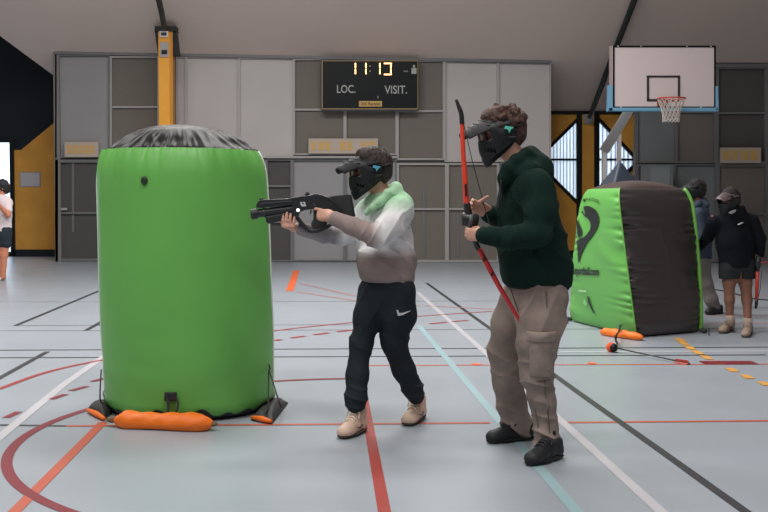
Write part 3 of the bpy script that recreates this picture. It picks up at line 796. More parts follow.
for i, ch in enumerate('SPAGOL'):
    vs, fs = text_mesh(ch, .02)
    a0 = -0.75+i*.30; cxx = 62+ i*18; cyy = 100 - 14*math.sin((i+.5)/6*PI) + (i*1.5)
    decal('arched_lettering', [([uv_of(*pxl(cxx+13*(u-.5), cyy-15*(v-.5)+ (u-.5)*4*(i-2.5)*.8)) for u,v in vs], fs)], ink, bk, off=.012)
def pxm(cx_, cy_): return (568+cx_/6.83, 270+cy_/6.83)
sm_ = [(140,180),(150,178),(158,220),(170,265),(186,305),(170,290),(152,250),(142,215)]
uv = [uv_of(*pxm(*p)) for p in sm_]; decal('small_mark', [(uv,[tuple(range(len(uv)))])], ink, bk, cuts=2)
uv = [uv_of(*pxm(*p)) for p in ((82,134),(138,136),(138,152),(82,148))]; decal('white_patch', [(uv,[(0,1,2,3)])], mat('pale_green_print',(170,220,160)), bk, cuts=1)
uv = [uv_of(*pxm(*p)) for p in ((105,225),(118,190),(136,225),(130,245),(112,240))]; decal('white_patch', [(uv,[(0,1,2,3,4)])], mat('pale_green_print2',(140,206,136)), bk, cuts=1)
g0 = G(600,334.5); g1 = G(643,341)
sg = empty('sandbag', ((g0.x+g1.x)/2, (g0.y+g1.y)/2, 0), 'orange sandbag on the floor at the front foot of the black and green bunker', 'sandbag')
sack('bag', g0, g1, .05, M['orange'], parent=sg, seed=4)
mid = g0*.42+g1*.58
strap_loop([INF.side(0,.8,.06)+Vector((0,-.03,0)), G(619,331,.1), G(616,336,.1), G(616,341,.04), G(617,342,.008)], .01).build('strap', M['cord'], sg, smooth=True)
for (p, q, r_) in (((705,330),(709,336),.03),((571,318),(568,324),.02)):
    mb = MB(); mb.ball(G(p[0]-1,p[1]+1,.025), (.035,.025,.022), 8); at_ = mb.build('anchor_tab', M['nylon'], bk, smooth=True); mb = MB(); mb.tube([G(*q,.02), G(q[0],q[1]-8,.1)], .005, 6); mb.build('anchor_cord', M['cord'], at_)
# dark pyramid bunker further back
ap = W(620,160,13.0)
sv = INF
def sq(h, r=.25):
    return [(ap.x+h*math.cos(q+r+PI*1.25)*1.41, 13+h*math.sin(q+r+PI*1.25)*1.41) for q in (0,PI/2,PI,PI*1.5)]
INF2 = Inflated(sq(.30), sq(.27), 1.42, bulge=.03, wr=.02, dome=ap.z-1.42, seed=5, fr=10)
b3 = empty('inflatable_bunker', (INF2.c0.x,INF2.c0.y,0), 'dark blue grey pyramid shaped bunker peeking out behind the green and black bunker', 'inflatable bunker')
for k in range(4): INF2.panel(k, mat('slate_vinyl', (50,60,74), rough=.5), b3, 'side_panel', 30, 60)
INF2.cap(mat('slate_top', (50,60,74), rough=.5), b3, N=21, cone=True)
# ---- arrow on the floor
hd = G(611,352,.0); tl = G(690,365.2); t = (tl-hd).normalized(); Z = Vector((0,0,1))
ar = empty('foam_arrow', (hd.x,hd.y,0), 'foam tipped arrow with an orange round head lying on the floor', 'arrow')
mb = MB(); hc = hd+Z*.042; mb.ball(hc, .042, 12); mb.build('foam_head', mat('orange_foam', (236,88,40), rough=.8), ar, smooth=True)
mb = MB(); mb.tube([hc+t*.018-Z*.002, hc+t*.03, hc+t*.058-Z*.003, hc+t*.06-Z*.003], [.036,.038,.026,.01], 12); mb.build('collar', M['black'], ar, smooth=True)
mb = MB(); mb.tube([hc+t*.05, tl+Z*.012], .006, 8); mb.build('shaft', mat('graphite_shaft', (58,58,60), rough=.4), ar, smooth=True)
mb = MB()
for a_ in (90,210,330):
    n = Vector((-t.y,t.x,0))*math.cos(math.radians(a_))+Z*math.sin(math.radians(a_))
    e = tl+Z*.014
    mb.prism([e-t*.17, e-t*.14+n*.02, e-t*.02+n*.022, e-t*.01], Vector(n.cross(t))*.0015)
mb.build('fletching', mat('red_fletching', (190,62,48), rough=.6), ar)
# ================================================================== distance-field modelling for people
def V3(*a): return Vector(a)
class SDF:
    def __init__(s, h=.004): s.h = h; s.p = []
    def cap(s, a, b, ra, rb=None, k=.02, flat=None, op='u'):
        rb = ra if rb is None else rb; a = np.array(a, float); b = np.array(b, float)
        fm = max(1, flat[1]) if flat else 1
        R = max(ra, rb)*fm
        s.p.append((np.minimum(a, b)-R, np.maximum(a, b)+R, 'cap', (a, b, ra, rb, flat), k, op)); return s
    def chain(s, pts, rs, k=.015, flat=None, op='u'):
        for i in range(len(pts)-1): s.cap(pts[i], pts[i+1], rs[i], rs[i+1], k, flat, op)
        return s
    def ell(s, c, r, R=None, k=.02, op='u'):
        c = np.array(c, float); r = np.array(r, float); R = np.array(R) if R is not None else np.eye(3); m = r.max()
        s.p.append((c-m, c+m, 'ell', (c, r, R), k, op)); return s
    def box(s, c, r, rad, R=None, k=.01, op='u'):
        c = np.array(c, float); r = np.array(r, float); R = np.array(R) if R is not None else np.eye(3); m = np.linalg.norm(r)+rad
        s.p.append((c-m, c+m, 'box', (c, r, rad, R), k, op)); return s
    def half(s, p, n, k=.006):       # cuts away what lies beyond the plane
        s.p.append((None, None, 'half', (np.array(p, float), np.array(Vector(n).normalized(), float)), k, 's')); return s
    def mesh(s, disp=None, smooth=1):
        h = s.h
        us = [q for q in s.p if q[5] == 'u']
        lo = np.min([q[0] for q in us], 0)-.035; hi = np.max([q[1] for q in us], 0)+.035
        n = np.ceil((hi-lo)/h).astype(int)+1
        Fd = np.full(tuple(n), 1.0, np.float32)
        ax = [lo[i]+h*np.arange(n[i]) for i in range(3)]
        for (a, b, kind, ar, k, op) in s.p:
            m = k+.03
            if a is None: i0 = [0,0,0]; i1 = list(n)
            else:
                i0 = np.maximum(0, np.floor((a-m-lo)/h)).astype(int); i1 = np.minimum(n, np.ceil((b+m-lo)/h).astype(int)+1)
            if min(np.array(i1)-np.array(i0)) <= 0: continue
            X = np.stack(np.meshgrid(*[ax[q][i0[q]:i1[q]].astype(np.float32) for q in range(3)], indexing='ij'), -1)
            if kind == 'cap':
                A, B, ra, rb, flat = ar; ba = (B-A).astype(np.float32); L = float(ba@ba)+1e-12
                P = X-A.astype(np.float32); t = np.clip((P@ba)/L, 0, 1); D = P-t[...,None]*ba
                if flat:
                    nv = np.array(flat[0], np.float32); nv /= np.linalg.norm(nv); f = flat[1]
                    c = D@nv; D = D + (c*(1/f-1))[...,None]*nv; d = np.sqrt((D*D).sum(-1)) - (ra+(rb-ra)*t)
                    if f < 1: d = d*(.5+.5*f)
                else: d = np.sqrt((D*D).sum(-1)) - (ra+(rb-ra)*t)
            elif kind == 'ell':
                c, r, R = ar; P = (X-c.astype(np.float32))@R.astype(np.float32)
                k0 = np.sqrt(((P/r)**2).sum(-1)); k1 = np.sqrt(((P/(r*r))**2).sum(-1))+1e-9; d = k0*(k0-1)/k1
            elif kind == 'box':
                c, r, rad, R = ar; P = np.abs((X-c.astype(np.float32))@R.astype(np.float32))-r
                d = np.sqrt((np.maximum(P, 0)**2).sum(-1))+np.minimum(P.max(-1), 0)-rad
            else:
                p, nv = ar; d = -((X-p.astype(np.float32))@nv.astype(np.float32))
            d = d.astype(np.float32)
            sl = tuple(slice(i0[q], i1[q]) for q in range(3)); f = Fd[sl]
            if op == 'u': hh = np.clip(.5+.5*(f-d)/k, 0, 1); Fd[sl] = f*(1-hh)+d*hh-k*hh*(1-hh)
            else:         hh = np.clip(.5-.5*(f+d)/k, 0, 1); Fd[sl] = f*(1-hh)-d*hh+k*hh*(1-hh)
        Fd[[0,-1],:,:] = 1; Fd[:,[0,-1],:] = 1; Fd[:,:,[0,-1]] = 1
        I = Fd < 0
        c = np.zeros(tuple(n-1), np.int8)
        for dx in (0,1):
            for dy in (0,1):
                for dz in (0,1): c += I[dx:n[0]-1+dx, dy:n[1]-1+dy, dz:n[2]-1+dz]
        act = np.argwhere((c > 0) & (c < 8))
        idx = np.full(tuple(n-1), -1, np.int64); idx[act[:,0],act[:,1],act[:,2]] = np.arange(len(act))
        acc = np.zeros((len(act),3)); cnt = np.zeros(len(act))
        for axi in range(3):
            o1, o2 = [(1,2),(0,2),(0,1)][axi]
            for u in (0,1):
                for v in (0,1):
                    a0 = act.copy(); a0[:,o1] += u; a0[:,o2] += v; a1 = a0.copy(); a1[:,axi] += 1
                    f0 = Fd[a0[:,0],a0[:,1],a0[:,2]]; f1 = Fd[a1[:,0],a1[:,1],a1[:,2]]
                    mk_ = (f0 < 0) != (f1 < 0); t = np.where(mk_, f0/(f0-f1+1e-12), 0)
                    q = a0.astype(float); q[:,axi] += t; acc[mk_] += q[mk_]; cnt[mk_] += 1
        V = lo + h*(acc/cnt[:,None])
        faces = []
        for axi in range(3):
            o1, o2 = [(1,2),(2,0),(0,1)][axi]
            s0 = [slice(None)]*3; s1 = [slice(None)]*3; s0[axi] = slice(0,-1); s1[axi] = slice(1,None)
            ch = np.argwhere(I[tuple(s0)] != I[tuple(s1)])
            ch = ch[(ch[:,o1] > 0) & (ch[:,o2] > 0) & (ch[:,o1] < n[o1]-1) & (ch[:,o2] < n[o2]-1)]
            ins = I[ch[:,0],ch[:,1],ch[:,2]]
            def cell(d1, d2):
                q = ch.copy(); q[:,o1] += d1; q[:,o2] += d2; return idx[q[:,0],q[:,1],q[:,2]]
            Q = np.stack([cell(-1,-1), cell(0,-1), cell(0,0), cell(-1,0)], 1)
            Q[~ins] = Q[~ins][:, ::-1]
            faces.append(Q)
        Fc = np.concatenate(faces)
        def lap(V, lam):
            A = np.zeros_like(V); C = np.zeros(len(V))
            for i in range(4):
                for j in (i-1, (i+1) % 4):
                    np.add.at(A, Fc[:,i], V[Fc[:,j]]); np.add.at(C, Fc[:,i], 1)
            return V+(A/C[:,None]-V)*lam
        for _ in range(smooth): V = lap(V, .5); V = lap(V, .3)
        if disp is not None:
            Nn = np.zeros_like(V); fn = np.cross(V[Fc[:,2]]-V[Fc[:,0]], V[Fc[:,3]]-V[Fc[:,1]])
            for i in range(4): np.add.at(Nn, Fc[:,i], fn)
            Nn /= np.linalg.norm(Nn, axis=1)[:,None]+1e-12
            V = V + Nn*disp(V)[:,None]
        return V, Fc
    def build(s, name, m, parent=None, disp=None, smooth=1, dye=None):
        V, Fc = s.mesh(disp, smooth)
        V[:,2] = np.maximum(V[:,2], .002)
        off = np.zeros(3); p = parent
        while p is not None: off += np.array(p.location); p = p.parent
        me = bpy.data.meshes.new(name); Vl = (V-off).astype(np.float32)
        me.vertices.add(len(V)); me.vertices.foreach_set('co', Vl.ravel())
        me.loops.add(len(Fc)*4); me.loops.foreach_set('vertex_index', Fc.astype(np.int32).ravel())
        me.polygons.add(len(Fc)); me.polygons.foreach_set('loop_start', np.arange(0, len(Fc)*4, 4, dtype=np.int32))
        me.polygons.foreach_set('loop_total', np.full(len(Fc), 4, np.int32))
        me.polygons.foreach_set('use_smooth', np.ones(len(Fc), bool)); me.update(calc_edges=True); me.validate()
        me.materials.append(m)
        if dye is not None:
            at = me.color_attributes.new('dye', 'FLOAT_COLOR', 'POINT'); cc = np.ones((len(V),4), np.float32); cc[:,:3] = dye(V)
            at.data.foreach_set('color', cc.ravel())
        o = bpy.data.objects.new(name, me); COL.objects.link(o)
        if parent is not None: o.parent = parent
        return o
def dyed(name, rough=.85, bump=.15, bscale=120):
    m = mat(name, (200,200,200), rough=rough, bump=bump, bscale=bscale, spec=.2); nt = m.node_tree
    a = nt.nodes.new('ShaderNodeAttribute'); a.attribute_name = 'dye'; nt.links.new(a.outputs['Color'], nt.nodes['Principled BSDF'].inputs['Base Color']); return m
def frame_of(fwd, up=(0,0,1)):
    """columns: forward, left, up"""
    f = Vector(fwd).normalized(); l = Vector(up).cross(f).normalized(); u = f.cross(l); return Matrix((f, l, u)).transposed()
def crease(V, d, f, seed=0, wob=1.6):
    return (1-np.abs(np.sin((V@np.array(d))*f + wob*wn(V, 9, seed, 2))))**1.7 - .35
def near_line(V, pts, sig):
    """weight of closeness to a list of points"""
    w = np.zeros(len(V))
    for p in pts: w = np.maximum(w, np.exp(-((V-np.array(p))**2).sum(1)/sig**2))
    return w
def hand(sd, wrist, fdir, pnorm, thumb, curls, thumb_to=None, sc=1.0, k=.006, spread=1.0, rf=1.0):
    """palm and five fingers. fdir: along the palm; pnorm: the way the fingers close; thumb: +1/-1 side = cross(fdir,pnorm)*thumb
    curls: per finger (a,b,c) bend in degrees at each joint"""
    f = Vector(fdir).normalized(); n = Vector(pnorm); n = (n-f*n.dot(f)).normalized(); s_ = f.cross(n).normalized()*thumb
    w = Vector(wrist); P = lambda a, b, c: w+f*(a*sc)+s_*(b*sc)+n*(c*sc)
    for b, L in ((.024,.082),(.008,.086),(-.009,.082),(-.024,.074)):
        sd.cap(P(.0,b*.55,0), P(L,b,0), .0145*sc, .0115*sc, k=.016)
    sd.cap(P(.005,.012,.004), P(.04,.026,.008), .015*sc, .013*sc, k=.016)
    ln = (.070,.078,.072,.056); bs = (.026,.009,-.009,-.025)
    for i in range(4):
        b = bs[i]*spread; q = P(.084 if i < 3 else .076, b, 0); d = f.copy(); r = (.0092,.0094,.009,.0080)[i]*sc*rf; ang = 0
        cs = curls[i] if hasattr(curls[0], '__len__') else curls
        for j, fr_ in enumerate((.47,.29,.24)):
            ang += math.radians(cs[j]); d = f*math.cos(ang)+n*math.sin(ang)
            q2 = q+d*(ln[i]*fr_*sc); r2 = r*(.93 if j < 2 else .85)
            sd.cap(q, q2, r, r2, k=.004); q = q2; r = r2
    # thumb
    t0 = P(.018,.026,.008); 
    if thumb_to is None: t1 = P(.052,.05,.02); t2 = P(.078,.052,.036)
    else:
        t2 = Vector(thumb_to[1]); t1 = Vector(thumb_to[0])
    t3 = t2+(t2-t1).normalized()*(.018*sc)
    sd.cap(t0, t1, .0135*sc, .0105*sc, k=.012); sd.cap(t1, t2, .0105*sc, .0095*sc, k=.005); sd.cap(t2, t3, .0095*sc, .008*sc, k=.005)
    return sd
M['skin'] = mat('skin', (208,160,140), rough=.55, var=.04, vscale=30, spec=.35)
M['skin2'] = mat('skin_tan_dimmed', (140,100,84), rough=.55, var=.04, vscale=30, spec=.3)  # tan skin, darkened to paint the dimmer light at the right
M['mask'] = mat('mask_black', (26,30,33), rough=.5, spec=.4)
M['visor'] = mat('visor_black', (26,27,31), rough=.6, spec=.25)
M['lens'] = glass('lens_glass', (150,128,114), .05)
M['eyew'] = mat('eye_white', (220,214,208), rough=.3); M['iris'] = mat('iris_brown', (52,34,26), rough=.3)
def head(sd, c, Rm, sc=1.0):
    """skull, face, ears into the body field; c = skull centre"""
    L = lambda x, y, z: Vector(c)+Rm @ (Vector((x,y,z))*sc)
    R = np.array(Rm)
    sd.ell(L(-.012,0,.022), np.array((.096,.076,.092))*sc, R, k=.02)
    sd.ell(L(.022,0,-.02), np.array((.070,.062,.092))*sc, R, k=.03)
    sd.ell(L(.045,0,-.082), np.array((.036,.038,.030))*sc, R, k=.03)    # chin
    sd.cap(L(.082,0,.005), L(.104,0,-.028), .009*sc, .0125*sc, k=.012)  # nose
    sd.ell(L(.085,0,.028), np.array((.012,.045,.010))*sc, R, k=.015)    # brow
    for s_ in (1,-1):
        sd.ell(L(.086,s_*.030,.006), np.array((.012,.016,.011))*sc, R, k=.008, op='s')
        sd.ell(L(-.008,s_*.078,-.012), np.array((.018,.008,.030))*sc, R, k=.008)
        sd.ell(L(.050,s_*.042,-.030), np.array((.03,.022,.024))*sc, R, k=.02)
    sd.ell(L(.088,0,-.054), np.array((.012,.024,.006))*sc, R, k=.006)
    sd.ell(L(.088,0,-.066), np.array((.011,.020,.006))*sc, R, k=.006)
    return L
def face_extras(L, parent, sc=1.0):
    mb = MB(); mi = MB()
    for s_ in (1,-1):
        MB().ball(L(.074,s_*.030,.006), .0125*sc, 10).build('eye', M['eyew'], parent, smooth=True)
        MB().ball(L(.0835,s_*.030,.006), .0055*sc, 8).build('pupil', M['iris'], parent, smooth=True)
def face_mask(L, Rm, parent, sc=1.0, clip=(90,190,215), h=.0035, visor=M['visor'], vis_len=.16, side=1, detail=True):
    R = np.array(Rm); S_ = SDF(h)
    e = lambda c, r, **kw: S_.ell(L(*c), np.array(r)*sc, R, **kw)
    e((.034,0,-.030), (.098,.092,.100), k=.02)
    e((.072,0,-.085), (.062,.054,.062), k=.035)        # jutting chin guard
    e((.098,0,-.132), (.026,.028,.036), k=.03)
    e((.062,0,.020), (.078,.094,.056), k=.02)          # goggle frame
    S_.cap(L(.02,0,-.01), L(-.045,0,-.005), .098*sc, .088*sc, k=.02, flat=(tuple(Rm@Vector((0,0,1))), .62))
    S_.half(L(-.05,0,0), Rm@Vector((-1,0,-.2)))
    S_.half(L(-.045,0,-.055), Rm@Vector((-.56,0,-.83)))
    # hollow for the head and the lens opening
    S_.ell(L(-.012,0,.022), np.array((.104,.083,.099))*sc, R, k=.004, op='s')
    S_.ell(L(.022,0,-.03), np.array((.078,.071,.10))*sc, R, k=.004, op='s')
    S_.ell(L(-.03,0,-.12), np.array((.075,.06,.06))*sc, R, k=.006, op='s')
    S_.box(L(.145,0,.010), np.array((.085,.070,.021))*sc, .012*sc, R, k=.008, op='s')
    if detail:
        for s_ in (1,-1):
            for (x,z) in ((.118,-.068),(.104,-.074),(.090,-.080),(.076,-.086)):
                S_.ell(L(x,s_*.066,z), np.array((.0038,.03,.012))*sc, R, k=.003, op='s')
            S_.cap(L(.105,s_*.075,-.032), L(-.03,s_*.098,-.035), .005*sc, k=.006)
            S_.cap(L(.095,s_*.055,-.115), L(.0,s_*.088,-.060), .005*sc, k=.006)
            for (x,z) in ((.03,-.06),(.01,-.055)):
                S_.ell(L(x,s_*.10,z), np.array((.006,.014,.022))*sc, R, k=.003, op='s')
        S_.cap(L(.135,-.03,-.105), L(.135,.03,-.105), .006*sc, k=.003, op='s')
    S_.half(L(0,0,.062), Rm@Vector((.1,0,1)))
    mk_ = S_.build('face_mask', M['mask'], parent)
    # lens: a thin curved pane in the opening
    mb = MB(); N = 14; vs = []
    for j in range(6):
        for i in range(N):
            a_ = (i/(N-1)-.5)*1.75; z = -.026+.070*j/5
            vs.append(L(.040+.088*math.cos(a_)**.8, .088*math.sin(a_), z))
    mb.add(vs, grid_faces(6, N, False)); mb.build('lens', M['lens'], mk_, smooth=True)
    # visor
    def visp(t, u):      # t front to back 0..1, u across -1..1: a long shallow peak whose sides run back to the ears
        xb = .055 - .085*abs(u)**1.6; xf = .055+vis_len*(1-.10*u*u)*(1-.10*abs(u)**6)
        x = xb+(xf-xb)*t; y = .106*u*(1-.34*t)
        z = .088 - .022*t - .036*t*t - (.052-.022*t)*abs(u)**2.2
        return x, y, z
    vs = []; N = 17; T = 10
    for lay in (0, 1):
        for j in range(T):
            t = j/(T-1)
            for i in range(N):
                u = i/(N-1)*2-1
                x, y, z = visp(t, u); z -= lay*.005
                vs.append(L(x,y,z))
    f1 = grid_faces(T, N, False); f2 = [tuple(q+N*T for q in reversed(f)) for f in f1]
    edge = [j*N for j in range(T)]+[(T-1)*N+i for i in range(1,N)]+[j*N+N-1 for j in range(T-2,-1,-1)]+[i for i in range(N-2,0,-1)]
    f3 = [(edge[k], edge[(k+1)%len(edge)], edge[(k+1)%len(edge)]+N*T, edge[k]+N*T) for k in range(len(edge))]
    vz = mk('visor', vs, f1+f2+f3, visor, mk_, smooth=True)
    if detail:
        for k in range(3):   # vent slits across the visor
            t = .35+.18*k
            mbs = MB(); pts_ = []
            for i in range(7):
                u = (i/6*2-1)*.5; x_, y_, z_ = visp(t, u); pts_.append(L(x_, y_, z_+.001))
            mbs.tube(pts_, .0022, 5); mbs.build('vent_slit', M['mask'], vz)
        # strap and coloured clip on the side
        for s_ in (1,-1):
            mb = MB(); mb.tube([L(-.035,s_*.090,.014), L(-.07,s_*.083,.018), L(-.10,s_*.055,.022), L(-.115,0,.024)], .011, 8, flat=(1,.35)); mb.build('strap', M['mask'], mk_, smooth=True)
            mb = MB(); mb.prism([L(-.028,s_*.0985,.012), L(.012,s_*.1005,.026), L(.02,s_*.1015,.014), L(.004,s_*.1015,.006), L(.0,s_*.101,-.012), L(-.012,s_*.1,.004)], Rm@Vector((0,s_*.006,0)))
            mb.build('clip', mat('clip_colour', clip, rough=.5), mk_)
    return mk_
def shoe(name, heel, toe, mu, ms, ml, parent, tilt=0, ln=None, w=.046, high=.095, swoosh=None, h=.0035):
    """heel and toe: floor points of the sole ends"""
    heel = Vector(heel); toe = Vector(toe); f = (toe-heel); Ls = f.length; f.normalize(); l = Vector((0,0,1)).cross(f).normalized(); u = f.cross(l)
    P = lambda x, y, z: heel+f*(x*Ls)+l*y+u*z
    R = np.array(Matrix((f, l, u)).transposed())
    S_ = SDF(h)
    S_.cap(P(.17,0,.045), P(.16,0,high-.01), .040, .036, k=.02)
    S_.chain([P(.15,0,.042),P(.45,0,.046),P(.66,.002,.040),P(.86,.002,.034)], [.036,.039,.040,.033], k=.02)
    S_.ell(P(.83,.002,.034), (.05,w*.92,.032), R, k=.02)
    S_.cap(P(.2,0,high-.02), P(.55,0,.07), .034, .028, k=.02)
    S_.half(P(0,0,.018), (-u)); 
    S_.half(P(.15,0,high+.012), u)
    up_ = S_.build('shoe', mu, parent)
    S2 = SDF(h)
    for a0, a1, r0, r1 in ((.14,.35,.040,.040),(.35,.6,.040,.045),(.6,.86,.045,.040)):
        S2.cap(P(a0,0,.014), P(a1,0,.014), r0, r1, k=.02, flat=(tuple(u), .36))
    S2.half(P(0,0,.028), u, k=.003); S2.half(P(0,0,.001), -u, k=.003)
    S2.build('sole', ms, up_)
    lc = MB()
    for i, t in enumerate((.40,.48,.56,.64)):
        zt = (high-.02+(.09-high)*(t-.2)/.35+.031 if t < .55 else .1-.13*(t-.55))+.006
        lc = MB(); lc.tube([P(t,-.028,zt-.018), P(t+.012,-.012,zt), P(t-.002,.012,zt), P(t+.01,.028,zt-.018)], .0052, 6); lc.build('lace', ml, up_, smooth=True)
    if high > .09:
        lc = MB(); lc.tube(smooth_path([P(.36,.0,high+.008), P(.42,.03,high+.012), P(.5,.04,.09)],4), .004, 6); lc.tube(smooth_path([P(.36,.0,high+.008), P(.42,-.03,high+.012), P(.5,-.04,.088)],4), .004, 6); lc.build('lace_bow', ml, up_, smooth=True)
    if swoosh:
        for s_ in (1,-1):
            mb = MB(); pts_ = [(.34,.050),(.46,.036),(.70,.058),(.48,.046),(.38,.060)]
            mb.prism([P(a_, s_*.041, b) for a_, b in pts_], l*(s_*.004)); mb.build('side_mark', swoosh, up_)
    return up_
# ================================================================== person with the blaster
N45 = (-.7,-.7,0)
def person_one():
    p = W
    root = empty('person', (G(378,430).x, 5.9, 0), 'person in a green to taupe dip-dyed hoodie aiming a black blaster to the left', 'person')
    hc = p(371.5,170,5.92)
    Rm = frame_of((-1,-.22,-.12))
    B = SDF(.004)
    L = head(B, hc, Rm, 1.0)
    # neck, trunk, legs
    B.chain([p(378,184,5.94), p(385,204,5.95)], [.050,.058], k=.03)
    B.chain([p(384,212,5.95), p(385,245,5.95), p(388,272,5.94), p(388,290,5.93)], [.125,.125,.12,.13], k=.03, flat=(N45,.7))
    B.cap(p(370,210,6.07), p(397,208,5.84), .05, k=.04)
    B.chain([p(375,295,5.98), p(368,318,5.93), p(361,344,5.88), p(357,375,5.84), p(356,398,5.80), p(360,418,5.84)], [.072,.056,.036,.034,.030,.024], k=.03)
    B.chain([p(399,292,5.88), p(399,315,5.89), p(395,342,5.92), p(405,370,5.97), p(412,388,6.02), p(419,403,6.11)], [.074,.060,.046,.038,.032,.024], k=.03)
    # near (left) arm with trigger hand
    wr1 = p(331,217,5.735)
    B.chain([p(397,209,5.80), p(376,236,5.64), wr1], [.048,.038,.026], k=.02)
    fd = (p(314,213,5.80)-wr1)
    hand(B, wr1, fd, (0,.95,-.15), -1, [(8,12,8),(72,85,45),(78,88,45),(80,88,45)], thumb_to=(p(322,211,5.82), p(316,211,5.87)), sc=.98, rf=1.0)
    # far (right) arm with supporting hand under the fore grip
    wr2 = p(294.5,227.5,5.885)
    B.chain([p(368,211,6.08), p(342,235,6.02), wr2], [.048,.038,.027], k=.02)
    hand(B, wr2, (-.42,-.90,.10), (.05,0,1), 1, [(80,10,6),(80,10,6),(80,12,6),(80,14,6)], thumb_to=(p(284,226,5.885), p(281,221,5.89)), sc=.95, rf=1.1, spread=1.3)
    body = B.build('body', M['skin'], root)
    face_extras(L, body)
    face_mask(L, Rm, root, clip=(92,176,212), visor=M['visor'], vis_len=.148)
    # hair
    H = SDF(.004); R = np.array(Rm)
    H.ell(L(-.020,0,.040), (.104,.086,.092), R, k=.02); H.ell(L(-.055,0,-.01), (.060,.074,.078), R, k=.03)
    H.ell(L(.035,0,.09), (.055,.06,.035), R, k=.03)
    H.half(L(.075,0,0), Rm@Vector((1,0,.1))); H.ell(L(.06,0,-.03), (.08,.1,.085), R, k=.01, op='s')
    H.half(L(0,0,-.075), Rm@Vector((.25,0,-1)))
    hd = lambda V: .004*wn(V*np.array([1,1,.5]), 90, 3, 2)+.004*wn(V, 30, 5, 2)
    H.build('hair', mat('dark_brown_hair', (50,36,31), rough=.65, var=.35, vscale=70, bump=.6, bscale=110, stretch=(1,1,.25)), root, disp=hd)
    # hoodie
    T = SDF(.0045)
    T.chain([p(383,214,5.95), p(384,238,5.95), p(386,262,5.945), p(388,277,5.94)], [.148,.160,.172,.166], k=.05, flat=(N45,.78))
    T.cap(p(370,211,6.07), p(399,210,5.83), .070, k=.06)
    T.chain([p(399,211,5.81), p(389,226,5.71), p(377,236,5.635)], [.080,.072,.066], k=.035)
    T.chain([p(377,236,5.635), p(352,226,5.69), p(335,218.5,5.733)], [.062,.048,.040], k=.02)
    T.chain([p(368,213,6.08), p(356,226,6.05), p(343,235,6.02)], [.075,.066,.058], k=.03)
    T.chain([p(343,235,6.02), p(324,235,5.955), p(301,229,5.89)], [.056,.045,.037], k=.02)
    # belly bulge over the hem, then hem tuck
    T.ell(p(374,262,5.86), (.09,.09,.085), k=.08)
    T.half(p(388,282.5,5.93), (0,0,-1), k=.03)
    el1 = p(377,238,5.64); arm1 = p(396,222,5.74); arm0 = p(344,233,6.0)
    def fold(V):
        w = .0045*wn(V, 15, 11, 3)
        w += near_line(V,[p(404,262,5.85),p(396,268,5.82),p(402,248,5.8)],.12)*.020*crease(V,(.8,.2,.75),34,1)
        w += near_line(V,[el1,arm1],.10)*.013*crease(V,(.75,.1,-.7),42,2)
        w += near_line(V,[arm0,p(326,231,5.96),p(338,238,6.0)],.07)*.009*crease(V,(.9,.1,.4),60,3)
        w += near_line(V,[p(350,225,5.7),p(362,230,5.67)],.06)*.006*crease(V,(.8,.1,.6),60,4)
        w += near_line(V,[p(365,240,5.85),p(372,228,5.84),p(382,250,5.82)],.12)*.014*crease(V,(.35,.1,.95),30,5)
        w += near_line(V,[p(400,205,5.8)],.10)*.008*crease(V,(.9,.1,.2),45,6)
        return w
    green = np.array(lin((166,212,172))); white = np.array(lin((226,226,228))); taupe = np.array(lin((150,134,130)))
    zg = p(384,196,5.9).z; zw = p(384,214,5.9).z; zt0 = p(384,246,5.9).z; zt1 = p(384,257,5.9).z
    xe0 = p(388,232,5.7); 
    A1 = np.array(p(385,228,5.68)); B1 = np.array(p(372,240,5.64))
    def dye(V):
        z = V[:,2]; n = .012*wn(V, 9, 4, 2)
        g = np.clip((z+n-zw)/(zg-zw), 0, 1)[:,None]; t = np.clip((zt0-(z+n))/(zt0-zt1), 0, 1)[:,None]
        c = white*(1-g)+green*g; c = c*(1-t)+taupe*t
        # near sleeve: white above the elbow, taupe fore arm
        ax = (B1-A1)/np.linalg.norm(B1-A1); q = (V-A1)@np.array([-.93,0,-.36])
        s_ = ((V[:,1] < 5.83) & (V[:,0] < p(395,230,5.7).x) & (z > p(384,250,5.7).z)) & (np.linalg.norm(V-np.array(p(352,226,5.69)), axis=1) < .26)
        xa = V[:,0]; xs0 = p(382,230,5.65).x; xs1 = p(370,236,5.65).x
        tt = np.clip((xs0-xa+n)/(xs0-xs1), 0, 1)[:,None]
        ysl = 5.80-.0*(xa)
        dline = np.minimum(seg_d(V, p(377,236,5.635), p(335,218.5,5.733)), 9)
        m1 = (dline < .078)[:,None]*tt
        c = c*(1-m1)+taupe*m1
        d2 = seg_d(V, p(343,235,6.02), p(301,229,5.89)); xs = np.clip((p(345,232,5.98).x-xa+n)/.05, 0, 1)[:,None]
        m2 = (d2 < .068)[:,None]*xs; gr = np.array(lin((150,146,148)))
        return c*(1-m2)+gr*m2
    hoodie = T.build('hoodie', dyed('dip_dyed_cotton'), root, disp=fold, dye=dye)
    # hood lying on the shoulders
    Hd = SDF(.004)
    Hd.chain([p(367,213,5.845), p(373,208,5.82), p(381,201,5.81), p(389,194,5.83), p(395,189,5.90), p(396,188,5.98), p(388,191,6.06), p(374,200,6.09), p(366,209,6.06)], [.016,.021,.024,.027,.031,.033,.030,.024,.018], k=.02)
    Hd.ell(p(400,203,5.92), (.068,.10,.065), k=.05)
    Hd.ell(p(403,208,5.90), (.05,.09,.055), k=.05)
    Hd.ell(p(380,186,5.95), (.062,.07,.10), k=.012, op='s')
    hf = lambda V: .0015*wn(V, 22, 9, 2)+.008*crease(V,(.6,.1,.9),34,3)*near_line(V,[p(398,200,5.8)],.14)
    Hd.build('hood', mat('mint_cotton', (168,214,174), rough=.85, bump=.15, bscale=120, sheen=.15), hoodie, disp=hf)
